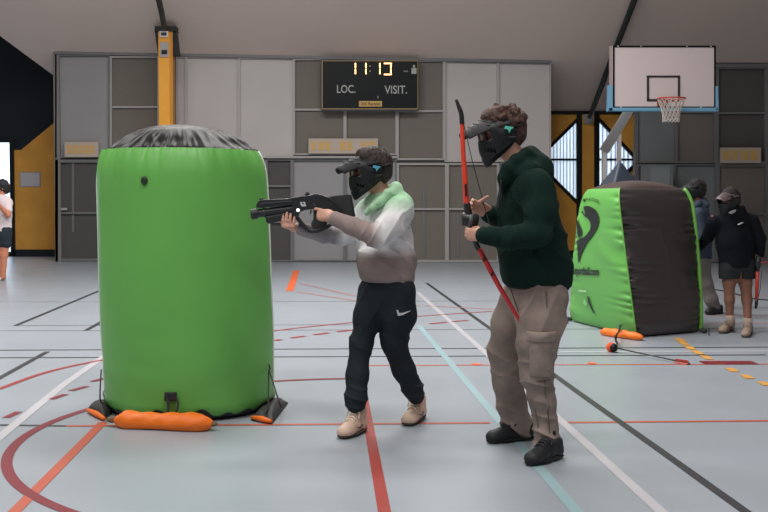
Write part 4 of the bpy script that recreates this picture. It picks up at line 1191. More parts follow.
    # trousers
    K = SDF(.0045)
    K.chain([p(388,272,5.94), p(388,296,5.93)], [.138,.136], k=.04, flat=(N45,.78))
    K.chain([p(375,292,5.98), p(368,318,5.93), p(361,344,5.88), p(357,375,5.84), p(356,398,5.80), p(356,405,5.79)], [.097,.082,.064,.061,.059,.050], k=.035)
    K.chain([p(399,292,5.88), p(399,315,5.89), p(394,342,5.92), p(404,370,5.97), p(412,388,6.02), p(415,394,6.04)], [.100,.094,.074,.063,.056,.050], k=.035)
    K.half(p(356,412.5,5.79), (0,0,-1)); K.chain([p(415,394,6.04), p(416,396,6.05)], [.050,.048], k=.01)
    K.half(p(357,415.5,5.79), (.1,0,-1)) if 0 else None
    K.half(p(388,276,5.9), (0,0,1))
    kn = [p(361,342,5.85), p(395,340,5.9)]; an = [p(356,398,5.78), p(414,389,6.0)]
    def kf(V):
        w = .0035*wn(V, 14, 21, 2)
        w += near_line(V, an, .08)*.013*crease(V,(.2,0,1),55,1)
        w += near_line(V, kn, .12)*.012*crease(V,(.5,0,.9),30,2)
        w += near_line(V, [p(378,325,5.9), p(372,300,5.85)], .12)*.014*crease(V,(.75,0,-.65),30,3)
        return w
    tr = K.build('trousers', mat('black_tracksuit', (38,44,50), rough=.85, spec=.2), root, disp=kf)
    # tick mark on the thigh
    mb = MB(); base = [(396.5,310),(398,316),(403,315),(410.8,310.8),(403,313),(399,313.2),(398.5,310.5)]
    def front(x, y, Y0=5.79):
        return W(x, y, Y0)
    mb.prism([front(x,y,5.775+ (x-399)*.0015) for x,y in base], (0,.012,0)); mb.build('tick_logo', mat('logo_white', (210,212,214), rough=.5), tr)
    be = mat('beige_leather', (214,186,166), rough=.6, var=.05, vscale=15); so = mat('dark_sole', (70,62,60), rough=.7); la = mat('cream_lace', (238,224,208), rough=.8); dk = mat('dark_side_mark', (92,80,78), rough=.6)
    shoe('shoe', G(363.5,430), G(341,439.5), be, so, la, root, w=.05, high=.135, swoosh=dk)
    shoe('shoe', G(422,416.5), G(406,427), be, so, la, root, w=.05, high=.135, swoosh=dk)
    return root
def seg_d(V, a, b):
    a = np.array(a); b = np.array(b); ba = b-a; t = np.clip(((V-a)@ba)/(ba@ba), 0, 1); return np.linalg.norm(V-a-t[:,None]*ba, axis=1)
person_one()
# ---- blaster (held): outline pieces at the plane between the hands
def blaster():
    Yc = 5.84
    root = empty('toy_blaster', W(300,215,Yc), 'bulky black shoulder blaster aimed left over the side of the green bunker', 'toy blaster')
    K_ = mat('blaster_black', (36,38,42), rough=.42); K2 = mat('blaster_dark_grey', (56,58,62), rough=.5); K3 = mat('stock_black', (44,46,48), rough=.6)
    q = lambda X, Yp: (240+X/6.4, 170+Yp/6.4)      # coordinates read from an enlarged crop
    def ext(name, pts, th, m, dy=0, bev=.005, par=root):
        mb = MB(); mb.prism([W(*q(*p_), Yc-th/2+dy) for p_ in pts], (0,th,0)); return mb.build(name, m, par, bevel=bev)
    def rod(name, a, b, r, m, par=root, dy=0, r2=None):
        mb = MB(); mb.tube([W(*q(*a), Yc+dy), W(*q(*b), Yc+dy)], [r, r2 or r], 20); return mb.build(name, m, par, smooth=False, bevel=.0015)
    rod('barrel', (75,283), (335,250), .023, K_)
    rod('muzzle', (70,284), (112,279), .029, K_)
    rod('bore', (69.5,284), (71,284), .017, mat('bore_black', (8,8,8)))
    rod('barrel_ring', (150,273), (162,271.5), .027, K2)
    ext('upper_barrel_housing', [(105,215),(125,190),(300,182),(345,176),(350,222),(118,246),(102,238)], .052, K_)
    ext('side_rib', [(130,212),(330,196),(330,204),(130,221)], .058, K2, bev=.002)
    rod('front_sight', (135,190), (135,180), .012, K2)
    ext('receiver', [(330,178),(400,166),(455,160),(480,152),(520,156),(560,172),(600,200),(640,250),(668,300),(640,296),(600,262),(560,252),(470,250),(420,256),(385,268),(372,300),(345,330),(335,330)], .062, K_, bev=.008)
    ext('fore_grip', [(160,296),(340,268),(350,300),(345,328),(250,330),(190,346),(168,340)], .040, K_, bev=.008)
    ext('rear_sight', [(412,166),(415,150),(430,138),(442,142),(446,160)], .022, K2, bev=.003)
    ext('trigger_guard', [(345,300),(372,292),(392,318),(420,352),(448,380),(490,384),(540,356),(585,338),(600,350),(560,378),(500,404),(450,406),(415,386),(385,350)], .036, K_, bev=.005)
    ext('pistol_grip', [(470,250),(540,252),(560,300),(560,345),(520,372),(470,376),(452,350),(470,310)], .034, K3, bev=.008)
    ext('trigger', [(450,256),(460,256),(456,276),(448,284),(446,280)], .010, K2, bev=.001)
    ext('magazine_catch', [(376,344),(398,346),(404,358),(390,364),(376,358)], .02, K_, bev=.003)
    st_ = ext('stock', [(560,172),(600,164),(690,154),(714,166),(738,294),(700,304),(664,294),(640,250),(600,200)], .045, K3, bev=.006)
    ext('stock_rib', [(540,168),(575,176),(625,214),(668,270),(690,302),(676,304),(650,268),(610,222),(570,188),(536,176)], .070, K_, bev=.003)
    ext('butt_pad', [(700,156),(714,160),(740,296),(724,300)], .050, K_, bev=.004, par=st_)
    lg = mat('blaster_white_print', (206,208,206), rough=.5)
    mb = MB()
    for pts in ([(384,206),(396,204),(398,214),(402,204),(416,204),(420,222),(424,232),(396,234),(388,222)],):
        mb.prism([W(*q(*p_), Yc-.0335) for p_ in pts], (0,.004,0))
    mb.build('emblem', lg, root)
    mb = MB(); mb.prism([W(*q(*p_), Yc-.0355) for p_ in ((396,212),(408,210),(409,218),(400,220))], (0,.004,0)); mb.build('emblem_detail', K_, root)
    mb = MB(); c = W(*q(371,257), Yc-.032); mb.tube([c, c+Vector((0,.006,0))], .009, 12); mb.build('led_lamp', mat('led_white', (240,244,255), emit=3), root)
    mb = MB(); c = W(*q(475,222), Yc-.0345); mb.tube([c, c+Vector((0,.008,0))], .010, 12); mb.build('screw_cap', K2, root)
blaster()
# ================================================================== person with the bow
def person_two():
    p = W
    root = empty('person', (G(535,460).x, 5.35, 0), 'person in a dark green hoodie and stone cargo trousers holding a red bow', 'person')
    hc = p(503,132,5.36)
    Rm = frame_of((-1,-.10,-.20))
    B = SDF(.004)
    L = head(B, hc, Rm, 1.03)
    B.chain([p(509,148,5.36), p(522,172,5.36)], [.054,.062], k=.03)
    B.chain([p(523,190,5.36), p(530,235,5.36), p(537,285,5.37), p(538,300,5.37)], [.115,.12,.12,.125], k=.04, flat=((1,0,0),.8))
    B.cap(p(533,185,5.20), p(530,187,5.52), .055, k=.05)
    B.chain([p(543,300,5.27), p(537,345,5.25), p(542,400,5.24), p(547,440,5.235), p(550,458,5.225)], [.09,.062,.048,.04,.04], k=.04)
    B.chain([p(522,300,5.46), p(506,350,5.52), p(511,400,5.60), p(517,428,5.64), p(521,436,5.64)], [.09,.062,.046,.038,.036], k=.04)
    # near (left) hand: fist round the lower grip
    wr = p(484.5,236,5.17)
    B.chain([p(538,188,5.19), p(538,234,5.13), wr], [.05,.042,.028], k=.02)
    hand(B, wr, (-1,.12,.10), (.10,1,0), -1, [(62,80,40),(64,82,40),(66,82,40),(68,82,40)], thumb_to=(p(478,228,5.20), p(472,228,5.235)), sc=.92, rf=1.02)
    # far (right) hand: holds string and riser above
    wr2 = p(488,213,5.38)
    B.chain([p(529,188,5.52), p(519,224,5.52), wr2], [.05,.042,.028], k=.02)
    hand(B, wr2, (-.90,-.42,.42), (-.2,-1,-.1), 1, [(10,28,40),(14,34,40),(18,38,40),(24,42,40)], thumb_to=(p(480,202,5.31), p(485,198.5,5.29)), sc=.98, rf=1.04)
    body = B.build('body', M['skin'], root)
    face_extras(L, body, 1.03)
    face_mask(L, Rm, root, sc=1.03, clip=(92,206,186), visor=mat('visor_grey', (48,46,50), rough=.6, spec=.3), vis_len=.165)
    H = SDF(.004); R = np.array(Rm)
    H.ell(L(-.020,0,.036), (.104,.088,.094), R, k=.02); H.ell(L(-.055,0,-.01), (.062,.078,.078), R, k=.03)
    H.ell(L(.030,0,.088), (.070,.07,.045), R, k=.03)
    rr = random.Random(5)
    for i in range(150):
        th = rr.uniform(-.45*PI, PI*1.0); ph = rr.uniform(-1.25, 1.25)
        c = Vector((math.cos(th)*math.cos(ph)*.104-.015, math.sin(ph)*.092, math.sin(th)*math.cos(ph)*.098+.036))
        if c.x > .06 and c.z < .09: continue
        if c.z < -.05: continue
        H.ell(L(*c), (rr.uniform(.009,.017),)*3, k=.006)
    H.half(L(.095,0,0), Rm@Vector((1,0,-.2))); H.ell(L(.06,0,-.035), (.08,.1,.085), R, k=.01, op='s')
    H.half(L(0,0,-.07), Rm@Vector((.25,0,-1)))
    H.build('hair', mat('curly_brown_hair', (78,54,46), rough=.75, var=.35, vscale=55, bump=.6, bscale=80), root, disp=lambda V: .003*wn(V, 120, 3, 2))
    # hoodie
    T = SDF(.0045)
    X = (1,0,0)
    T.chain([p(525,184,5.36), p(527,205,5.36)], [.150,.165], k=.05, flat=(X,.80))
    T.chain([p(527,205,5.36), p(532,245,5.36), p(537,270,5.37), p(539,284,5.37)], [.168,.185,.192,.178], k=.05, flat=(X,.90))
    T.cap(p(535,186,5.21), p(531,188,5.51), .075, k=.07)
    T.chain([p(537,188,5.19), p(541,212,5.145), p(538,233,5.125)], [.086,.078,.072], k=.03)
    T.chain([p(538,233,5.125), p(512,238,5.14), p(484,235.5,5.168)], [.070,.057,.044], k=.02)
    T.chain([p(529,190,5.52), p(522,210,5.53), p(518,225,5.52)], [.08,.072,.066], k=.03)
    T.chain([p(518,225,5.52), p(505,220,5.48), p(489,214,5.39)], [.066,.056,.044], k=.02)
    T.half(p(539,287.5,5.37), (-.04,0,-1), k=.03)
    el = p(538,236,5.12)
    def fold(V):
        w = .0045*wn(V, 13, 31, 3)
        w += near_line(V,[el,p(544,222,5.13)],.11)*.016*crease(V,(.8,.1,-.6),34,1)
        w += near_line(V,[p(516,238,5.1),p(498,237,5.12)],.07)*.008*crease(V,(1,.1,.25),55,2)
        w += near_line(V,[p(548,262,5.2),p(530,272,5.18),p(560,250,5.3),p(515,270,5.2)],.14)*.018*crease(V,(.65,.2,.75),28,3)
        w += near_line(V,[p(520,205,5.2),p(512,222,5.22)],.12)*.012*crease(V,(.9,.1,.35),34,4)
        w += near_line(V,[p(545,195,5.15)],.12)*.009*crease(V,(.9,.1,.5),38,5)
        return w
    gm = mat('dark_green_fleece', (20,42,37), rough=.9, bump=.15, bscale=120, spec=.15)
    hoodie = T.build('hoodie', gm, root, disp=fold)
    U_ = SDF(.005)
    U_.chain([p(537,279,5.37), p(539,285,5.37)], [.176,.172], k=.02, flat=(X,.90)); U_.half(p(539,288.5,5.37), (-.04,0,-1), k=.01); U_.half(p(537,280,5.37), (0,0,1), k=.01)
    U_.build('hem_band', mat('dark_green_rib', (17,36,32), rough=.9), hoodie, disp=lambda V: .0012*np.sin(np.arctan2(V[:,1]-5.37, V[:,0]-p(538,284,5.37).x)*70))
    Hd = SDF(.004)
    Hd.chain([p(502,192,5.28), p(503,178,5.26), p(508,168,5.25), p(516,160,5.26), p(526,154,5.30), p(530,153,5.38), p(524,156,5.46), p(512,166,5.48), p(504,182,5.46)], [.016,.022,.026,.028,.032,.034,.032,.026,.018], k=.02)
    Hd.ell(p(537,168,5.36), (.082,.105,.078), Matrix.Rotation(.5,3,'Y'), k=.05); Hd.ell(p(543,176,5.35), (.045,.09,.06), k=.05)
    Hd.cap(p(508,178,5.27), p(530,172,5.24), .026, .05, k=.05)
    Hd.ell(p(509,146,5.36), (.075,.075,.09), k=.012, op='s')
    Hd.build('hood', gm, hoodie, disp=lambda V: .004*wn(V, 20, 9, 2)+.004*np.sin((V@np.array([.5,.1,1]))*70)*near_line(V,[p(533,172,5.25)],.1))
    for (a_, b_) in (((501,180,5.22),(498,210,5.215)),((500,182,5.28),(502,200,5.26))):
        mb = MB(); mb.tube(smooth_path([p(*a_), p((a_[0]+b_[0])/2+.6,(a_[1]+b_[1])/2,a_[2]-.01), p(*b_)], 4), .0038, 6); mb.build('drawstring', M['cord'], hoodie, smooth=True)
    # cargo trousers
    K = SDF(.0045)
    K.chain([p(537,283,5.37), p(536,300,5.37)], [.155,.158], k=.05, flat=(X,.93))
    K.chain([p(544,300,5.28), p(541,320,5.26), p(537,345,5.25), p(537,372,5.245), p(542,400,5.24), p(546,430,5.237), p(546,448,5.232)], [.128,.122,.104,.085,.066,.060,.066], k=.03)
    K.chain([p(522,300,5.45), p(512,325,5.48), p(505,352,5.52), p(508,380,5.57), p(512,405,5.61), p(517,424,5.635), p(518,429,5.64)], [.118,.108,.092,.082,.078,.080,.080], k=.03)
    K.half(p(537,279,5.37), (0,0,1))
    def kf(V):
        w = .0045*wn(V, 12, 41, 3)
        w += near_line(V,[p(546,440,5.2),p(518,422,5.6)],.12)*.020*crease(V,(.25,0,1),40,1)
        w += near_line(V,[p(537,372,5.22),p(507,358,5.5)],.14)*.018*crease(V,(.4,.1,1),28,2)
        w += near_line(V,[p(556,330,5.25),p(530,300,5.2)],.14)*.016*crease(V,(-.85,0,.5),28,3)
        w -= .006*np.exp(-((V[:,0]-p(549,350,5.2).x-(p(549,350,5.2).z-V[:,2])*.0)/.004)**2)*(V[:,1] < 5.25)*(V[:,2] < p(540,382,5.2).z)
        return w
    tm = mat('washed_stone_denim', (142,127,119), rough=.9, var=.34, vscale=5, bump=.2, bscale=150)
    tr = K.build('cargo_trousers', tm, root, disp=kf)
    # pocket: flap, bag and seams on the near thigh
    yp = 5.155
    def skin_y(x, y):
        """near surface of the near trouser leg along this view ray"""
        best = None
        segs = [((544,300,5.28),(541,320,5.26),.128,.122),((541,320,5.26),(537,345,5.25),.122,.104),((537,345,5.25),(537,372,5.245),.104,.085),((537,372,5.245),(542,400,5.24),.085,.066),((542,400,5.24),(546,430,5.237),.066,.060),((546,430,5.237),(546,448,5.232),.06,.066)]
        Y = 5.0
        while Y < 5.5:
            q = W(x, y, Y)
            for a_, b_, ra, rb in segs:
                A = p(*a_); Bv = p(*b_); ba = Bv-A; t = max(0, min(1, (q-A).dot(ba)/ba.dot(ba)))
                if (q-A-ba*t).length < ra+(rb-ra)*t: return Y
            Y += .003
        return 5.25
    def patch(name, x0, y0, x1, y1, th, m, par, skew=0, N=12, wavy=0):
        vs = []
        for lay in (0, 1):
            for j in range(N):
                for i in range(N):
                    u = i/(N-1); v = j/(N-1); x = x0+(x1-x0)*u+skew*v; y = y0+(y1-y0)*v+wavy*math.sin(u*PI)
                    e = (min(u,1-u)*min(v,1-v)*4)**.25
                    Y = skin_y(x, y); vs.append(W(x, y, Y-(th*(.35+.65*e)) if lay == 0 else Y+.012))
        f1 = grid_faces(N, N, False); f2 = [tuple(q+N*N for q in reversed(f)) for f in f1]
        edge = [(0,i) for i in range(N)]+[(j,N-1) for j in range(1,N)]+[(N-1,i) for i in range(N-2,-1,-1)]+[(j,0) for j in range(N-2,0,-1)]
        ei = [j*N+i for j, i in edge]
        f3 = [(ei[k], ei[(k+1)%len(ei)], ei[(k+1)%len(ei)]+N*N, ei[k]+N*N) for k in range(len(ei))]
        return mk(name, vs, f1+f2+f3, m, par, smooth=True)
    tm2 = mat('stone_denim_pocket', (150,135,127), rough=.9, var=.2, vscale=14, bump=.2, bscale=150)
    dk = mat('seam_thread', (92,80,74), rough=.9)  # thread darker than the trouser cloth
    pk_ = patch('cargo_pocket', 529,341,552,377, .020, tm2, tr, skew=1)
    patch('pocket_flap', 526,331,557,341.5, .030, tm2, pk_, skew=0, wavy=1.2)
    def seam(pts, r=.0022, nm='seam'):
        P_ = [W(x, y, skin_y(x, y)-.004) for x, y in [(q.x,q.y) for q in smooth_path([(x,y,0) for x,y in pts], 6)]]
        mb = MB(); mb.tube(P_, r, 5); mb.build(nm, dk, tr, smooth=True)
    seam([(546,290),(547,310),(546,329)]); seam([(545,380),(546,400),(549,420),(550,436)]); seam([(519,378),(530,382),(550,380)]); seam([(534,400),(537,420),(541,436),(553,437)]); pass
    mb = MB(); mb.ball(W(554,433,skin_y(554,433)-.006), (.010,.006,.014), 8); mb.build('eyelet', M['cord'], tr, smooth=True)
    bl = mat('black_trainer', (30,32,36), rough=.6); bs = mat('black_sole', (26,27,30), rough=.7)
    shoe('shoe', G(560.5,456.5), G(527.5,466.5), bl, bs, mat('black_lace',(40,42,46)), root, w=.05)
    shoe('shoe', G(534,438.5), G(486.5,443.5), bl, bs, M['cord'], root, w=.05)
person_two()
def bow(name, label, up_pts, grip, lo_pts, m_up, m_lo, string, tips=True):
    root = empty(name, grip[0], label, 'bow')
    def limb(nm, pts, ws, m, par=root, flat=(1,.42)):
        mb = MB(); mb.tube(smooth_path(pts, 5), list(np.interp(np.linspace(0,1,(len(pts)-1)*5+1), np.linspace(0,1,len(ws)), ws)), 8, flat=flat); return mb.build(nm, m, par, smooth=True)
    return root, limb
def make_bow():
    p = W
    YB_ = 5.245
    root = empty('recurve_bow', p(472,230,YB_), 'red recurve bow with black grip held by the person in the green hoodie', 'bow')
    red = mat('red_limb', (232,72,50), rough=.35); red2 = mat('dark_red_limb', (196,44,50), rough=.35); K_ = mat('riser_black', (30,32,34), rough=.4); g = mat('grey_band', (92,94,98), rough=.4)
    def limb(nm, pts, ws, m, par=root, flat=(1,.42)):
        P_ = smooth_path(pts, 5); mb = MB(); mb.tube(P_, list(np.interp(np.linspace(0,1,len(P_)), np.linspace(0,1,len(ws)), ws)), 10, flat=flat); return mb.build(nm, m, par, smooth=True)
    up = limb('upper_limb', [p(462,122,5.25), p(463,150,5.25), p(465,180,5.247), p(466.5,205,YB_)], [.014,.017,.020], red, flat=(1,.75))
    limb('upper_tip', [p(456,99.5,5.255), p(458.5,106,5.253), p(461.3,114,5.25), p(462,124,5.25)], [.010,.016,.018], K_, up, (1,.7))
    limb('riser', [p(466.5,203,YB_), p(468,211,YB_), p(470.5,222,YB_), p(473,234,YB_), p(477,246,5.25), p(480,251,5.255)], [.020,.024,.023,.017,.018,.015], K_, flat=(1,.8))
    mb = MB(); c = p(470,221.5,YB_); mb.tube([c+Vector((-.042,0,.012)), c+Vector((-.036,0,.012)), c+Vector((.034,0,.004)), c+Vector((.040,0,.003))], [.026,.034,.034,.028], 16); mb.build('grip_guard', K_, root, smooth=True)
    mb = MB(); mb.tube([c+Vector((-.010,0,.009)), c+Vector((.010,0,.007))], .0352, 16); mb.build('grey_band', g, root, smooth=True)
    lo = limb('lower_limb', [p(479,249,5.25), p(488,266,5.24), p(500,288,5.225), p(512,308,5.215), p(521,323,5.225)], [.017,.019,.017,.014,.012], red2, flat=(1,.75))
    limb('lower_tip', [p(521,323,5.225), p(524,328,5.235), p(526,332,5.24)], [.013,.015,.01], K_, lo, (1,.7))
    for (x, y, Y) in ((466,190,5.235),(465.6,186,5.235),(466,194,5.235),(484,259,5.235),(492,274,5.225)):
        mb = MB(); c = p(x,y,Y); mb.box((c.x-.006,c.y-.012,c.z-.010),(c.x+.006,c.y-.005,c.z+.010)); mb.build('limb_mark', K_, root)
    mb = MB(); mb.tube([p(461,112,5.25), p(472,160,5.30), p(486,212,5.31)], .0022, 6); mb.tube([p(486,212,5.31), p(494,240,5.27), p(524,328,5.24)], .0022, 6); mb.build('bow_string', M['cord'], root, smooth=True)
make_bow()
# ================================================================== people further off
def far_people():
    p = W
    # --- in black, right edge
    Y = 10.2
    root = empty('person', (G(738,332).x, Y, 0), 'person in black sweatshirt and shorts beside the black bunker, head turned left', 'person')
    hc = p(729.5,200,Y); Rm = frame_of((-.85,-.5,-.10)); B = SDF(.006)
    L = head(B, hc, Rm, .98)
    B.chain([p(733,210,Y), p(734,222,Y)], [.05,.06], k=.03)
    B.chain([p(734,228,Y), p(736,270,Y)], [.12,.125], k=.04, flat=((0,1,0),.7)); B.cap(p(713,220,Y), p(750,218,Y), .045, k=.04)
    B.chain([p(730,275,Y), p(729,282,Y), p(729.5,300,Y), p(730,326,Y)], [.072,.060,.046,.032], k=.03)
    B.chain([p(744.5,275,Y), p(745.5,282,Y), p(747,300,Y-.03), p(748,329,Y-.1)], [.074,.062,.048,.032], k=.03)
    w1 = p(699,248,Y+.40); B.chain([p(713,221,Y), p(708,236,Y+.12), w1], [.045,.038,.028], k=.02)
    hand(B, w1, (-.9,-.1,-.3), (0,.3,-.9), 1, [(20,20,10)]*4)
    w2 = p(758.5,256,Y-.02); B.chain([p(752,220,Y), p(759,238,Y-.02), w2], [.045,.036,.027], k=.02)
    hand(B, w2, (-.05,-.1,-1), (.1,-1,0), -1, [(60,70,40)]*4, thumb_to=(p(755,262,Y-.06), p(756,264,Y-.1)), sc=.9)
    body = B.build('body', M['skin2'], root)
    face_mask(L, Rm, root, sc=.98, h=.006, visor=mat('visor_pale', (92,78,80), rough=.35), vis_len=.13, detail=False)
    H = SDF(.006); R = np.array(Rm); H.ell(L(-.020,0,.036), (.104,.088,.094), R, k=.02); H.ell(L(-.055,0,-.02), (.062,.078,.085), R, k=.03)
    H.half(L(.08,0,0), Rm@Vector((1,0,-.2))); H.ell(L(.06,0,-.035), (.08,.1,.085), R, k=.01, op='s')
    H.build('hair', mat('dark_hair', (36,30,30), rough=.8), root, disp=lambda V: .006*wn(V, 60, 3, 2))
    T = SDF(.006); F_ = (0,1,0)
    T.chain([p(733,222,Y), p(735,240,Y), p(737,264,Y)], [.165,.185,.178], k=.04, flat=(F_,.72)); T.cap(p(716,222,Y), p(748,220,Y), .058, k=.05)
    T.chain([p(713,222,Y), p(708,237,Y+.12), p(700,247,Y+.38)], [.066,.056,.042], k=.02); T.chain([p(752,221,Y), p(760,239,Y-.02), p(760,254,Y-.02)], [.070,.058,.042], k=.02)
    T.chain([p(724,212,Y-.05),p(732,214,Y-.09),p(741,211,Y-.04),p(742,209,Y+.05)], [.03,.035,.035,.035], k=.03)
    T.half(p(737,267,Y), (0,0,-1))
    bk_ = mat('black_sweatshirt', (20,23,29), rough=.9, spec=.15)
    tp_ = T.build('sweatshirt', bk_, root, disp=lambda V: .006*wn(V, 14, 3, 3))
    mb = MB(); mb.prism([p(x,y,Y-.155) for x,y in ((737.5,224.5),(739,225),(744,222.2),(741,222.6))], (0,.01,0)); mb.build('chest_logo', M['white'], tp_)
    mb = MB(); mb.prism([p(x,y,Y-.145) for x,y in ((729,213),(732,210.8),(736,209.6),(735.5,211.8),(732,214))], (0,.02,0)); mb.build('collar_patch', mat('pale_collar', (150,146,150)), tp_)
    K = SDF(.006); K.chain([p(737,262,Y), p(737,268,Y)], [.165,.168], k=.03, flat=(F_,.72))
    K.chain([p(730,264,Y), p(729,277,Y)], [.105,.098], k=.03); K.chain([p(745,264,Y), p(746,275,Y)], [.105,.098], k=.03)
    K.half(p(737,278.5,Y), (0,0,-1)); K.box(p(737.8,279,Y), (.006,.2,.07), .004, k=.01, op='s'); K.build('shorts', mat('black_shorts', (28,32,36), rough=.85), root, disp=lambda V: .004*wn(V, 18, 5, 2))
    be = mat('beige_shoe', (168,146,130), rough=.7); so = mat('brown_sole', (86,74,68), rough=.8)
    sk_ = mat('beige_sock', (170,152,140), rough=.9)
    for (x, yy, Yq) in ((730.3,318,Y),(748,321,Y-.09)):
        mb = MB(); mb.tube([p(x,yy-3,Yq), p(x,yy+8,Yq)], [.044,.046], 12); mb.build('sock', sk_, root, smooth=True)
    shoe('shoe', G(732,329.5), G(720.5,334), be, so, sk_, root, w=.046, h=.005, high=.07); shoe('shoe', G(749.5,331.5), G(744.5,338.5), be, so, sk_, root, w=.046, h=.005, high=.07)
    # bow held by that person
    Yb = Y-.10
    bw = empty('recurve_bow', p(757,264,Yb), 'red bow with a black tip hanging from the hand of the person in shorts', 'bow')
    K_ = mat('riser_black2', (30,32,34), rough=.4)
    mb = MB(); mb.tube([p(757.5,270,Yb), p(757,284,Yb), p(756.6,300,Yb)], [.016,.019,.018], 8); mb.build('lower_limb', mat('red_limb2', (196,58,46), rough=.4), bw, smooth=True)
    mb = MB(); mb.tube([p(756.6,299,Yb), p(756.3,304,Yb), p(755.8,308.5,Yb)], [.019,.018,.012], 8); mb.build('lower_tip', K_, bw, smooth=True)
    mb = MB(); mb.tube([p(759,256,Yb), p(758,263,Yb), p(757.5,271,Yb)], [.02,.034,.02], 10); mb.build('grip', K_, bw, smooth=True)
    mb = MB(); mb.tube([p(762,271,Yb), p(760,290,Yb), p(756.3,305,Yb)], .003, 5); mb.build('bow_string', M['cord'], bw)
    aw = empty('foam_arrow', p(763,262,Yb-.02), 'dusky pink arrow shaft held level by the person in shorts at right edge', 'arrow')
    mb = MB(); mb.tube([p(757,263,Yb-.02), p(790,260.5,Yb-.05)], .008, 6); mb.build('shaft', mat('pink_shaft', (150,60,84), rough=.5), aw)
    mb = MB(); mb.tube([p(789,260.5,Yb-.05), p(795,260,Yb-.05)], [.03,.034], 12); mb.build('foam_head', mat('orange_foam2', (220,90,50), rough=.8), aw, smooth=True)
    # --- blue hoodie, walking behind the bunker
    Y = 12.0
    root = empty('person', (G(708,314).x, Y, 0), 'person in a blue hoodie and grey trousers walking half hidden behind the black bunker', 'person')
    hc = p(695,190,Y); Rm = frame_of((-.85,.2,-.08)); B = SDF(.006); L = head(B, hc, Rm, 1.0)
    B.chain([p(697,197,Y), p(698,212,Y)], [.05,.06], k=.03); B.chain([p(699,218,Y), p(699,258,Y)], [.12,.125], k=.04, flat=((1,0,0),.75)); B.cap(p(698,213,Y-.14), p(698,213,Y+.14), .05, k=.04)
    B.chain([p(699,262,Y-.05), p(704,285,Y-.08), p(712,303,Y-.1), p(716,310,Y-.1)], [.085,.06,.045,.036], k=.03)
    B.chain([p(697,262,Y+.08), p(690,285,Y+.1), p(688,308,Y+.1)], [.085,.06,.04], k=.03)
    w1 = p(694,250,Y-.25); B.chain([p(699,214,Y-.17), p(702,234,Y-.22), w1], [.045,.038,.028], k=.02); hand(B, w1, (-.5,0,-.85), (0,1,0), -1, [(20,25,15)]*4)
    w2 = p(684,245,Y+.2); B.chain([p(697,214,Y+.17), p(694,233,Y+.2), w2], [.045,.038,.028], k=.02); hand(B, w2, (-.7,0,-.7), (0,-1,0), 1, [(20,25,15)]*4)
    B.build('body', M['skin2'], root)
    face_mask(L, Rm, root, h=.006, detail=False, vis_len=.12)
    H = SDF(.006); R = np.array(Rm); H.ell(L(-.020,0,.036), (.108,.092,.098), R, k=.02); H.ell(L(-.055,0,-.02), (.066,.078,.09), R, k=.03)
    H.half(L(.085,0,0), Rm@Vector((1,0,-.2))); H.ell(L(.06,0,-.035), (.08,.1,.085), R, k=.01, op='s'); H.build('hair', mat('black_hair', (34,28,28), rough=.8), root, disp=lambda V: .008*wn(V, 55, 3, 2))
    T = SDF(.006); T.chain([p(698,215,Y), p(699,235,Y), p(700,256,Y)], [.155,.17,.165], k=.04, flat=((1,0,0),.8)); T.cap(p(698,214,Y-.14), p(698,214,Y+.14), .07, k=.05)
    T.chain([p(699,215,Y-.17), p(702,235,Y-.22), p(695,248,Y-.25)], [.068,.058,.045], k=.02); T.chain([p(697,215,Y+.17), p(694,234,Y+.2), p(685,244,Y+.2)], [.068,.058,.045], k=.02)
    T.half(p(700,258,Y), (0,0,-1))
    hdy = T.build('hoodie', mat('slate_blue_fleece', (48,60,80), rough=.9), root, disp=lambda V: .007*wn(V, 14, 3, 3))
    T = SDF(.006); T.ell(p(703,205,Y), (.07,.11,.06), k=.03); T.chain([p(692,211,Y-.06), p(698,204,Y-.10), p(704,201,Y)], [.03,.035,.04], k=.03); T.build('hood', mat('slate_blue_hood', (60,72,92), rough=.9), hdy)
    K = SDF(.006); K.chain([p(699,254,Y), p(699,266,Y)], [.15,.15], k=.04, flat=((1,0,0),.85))
    K.chain([p(700,264,Y-.05), p(705,284,Y-.08), p(711,299,Y-.1), p(714,306,Y-.1)], [.11,.09,.078,.074], k=.03); K.chain([p(697,264,Y+.08), p(690,285,Y+.1), p(688,306,Y+.1)], [.11,.085,.075], k=.03)
    K.build('trousers', mat('grey_trousers', (118,112,110), rough=.9), root, disp=lambda V: .006*wn(V, 14, 3, 3))
    b1 = mat('black_shoe', (26,26,28), rough=.6)
    shoe('shoe', G(722,313.5), G(706,315), b1, b1, b1, root, w=.05, h=.005); shoe('shoe', G(694,311), G(680,312.5), b1, b1, b1, root, w=.05, h=.005)
    # --- pale shirt, by the glass door at the left edge
    Y = 16.9
    root = empty('person', (G(2,279).x, Y, 0), 'person in a pale shirt and dark shorts standing by the glass door at left', 'person')
    hc = p(1.5,187.5,Y); Rm = frame_of((-.9,-.35,-.1)); B = SDF(.008); L = head(B, hc, Rm, 1.0)
    B.chain([p(2,194,Y), p(2,204,Y)], [.05,.06], k=.03); B.chain([p(2,208,Y), p(2,232,Y)], [.13,.13], k=.04, flat=((0,1,0),.75)); B.cap(p(-7,202,Y), p(8,202,Y), .05, k=.04)
    B.chain([p(-1.5,236,Y), p(-2,255,Y), p(-2,276,Y)], [.09,.06,.04], k=.03); B.chain([p(5,236,Y), p(4,255,Y), p(3,277,Y)], [.09,.06,.04], k=.03)
    w1 = p(-2,204,Y-.28); B.chain([p(8,203,Y-.03), p(8,215,Y-.14), w1], [.05,.042,.03], k=.02); hand(B, w1, (-.7,0,.6), (0,1,0), -1, [(30,30,20)]*4)
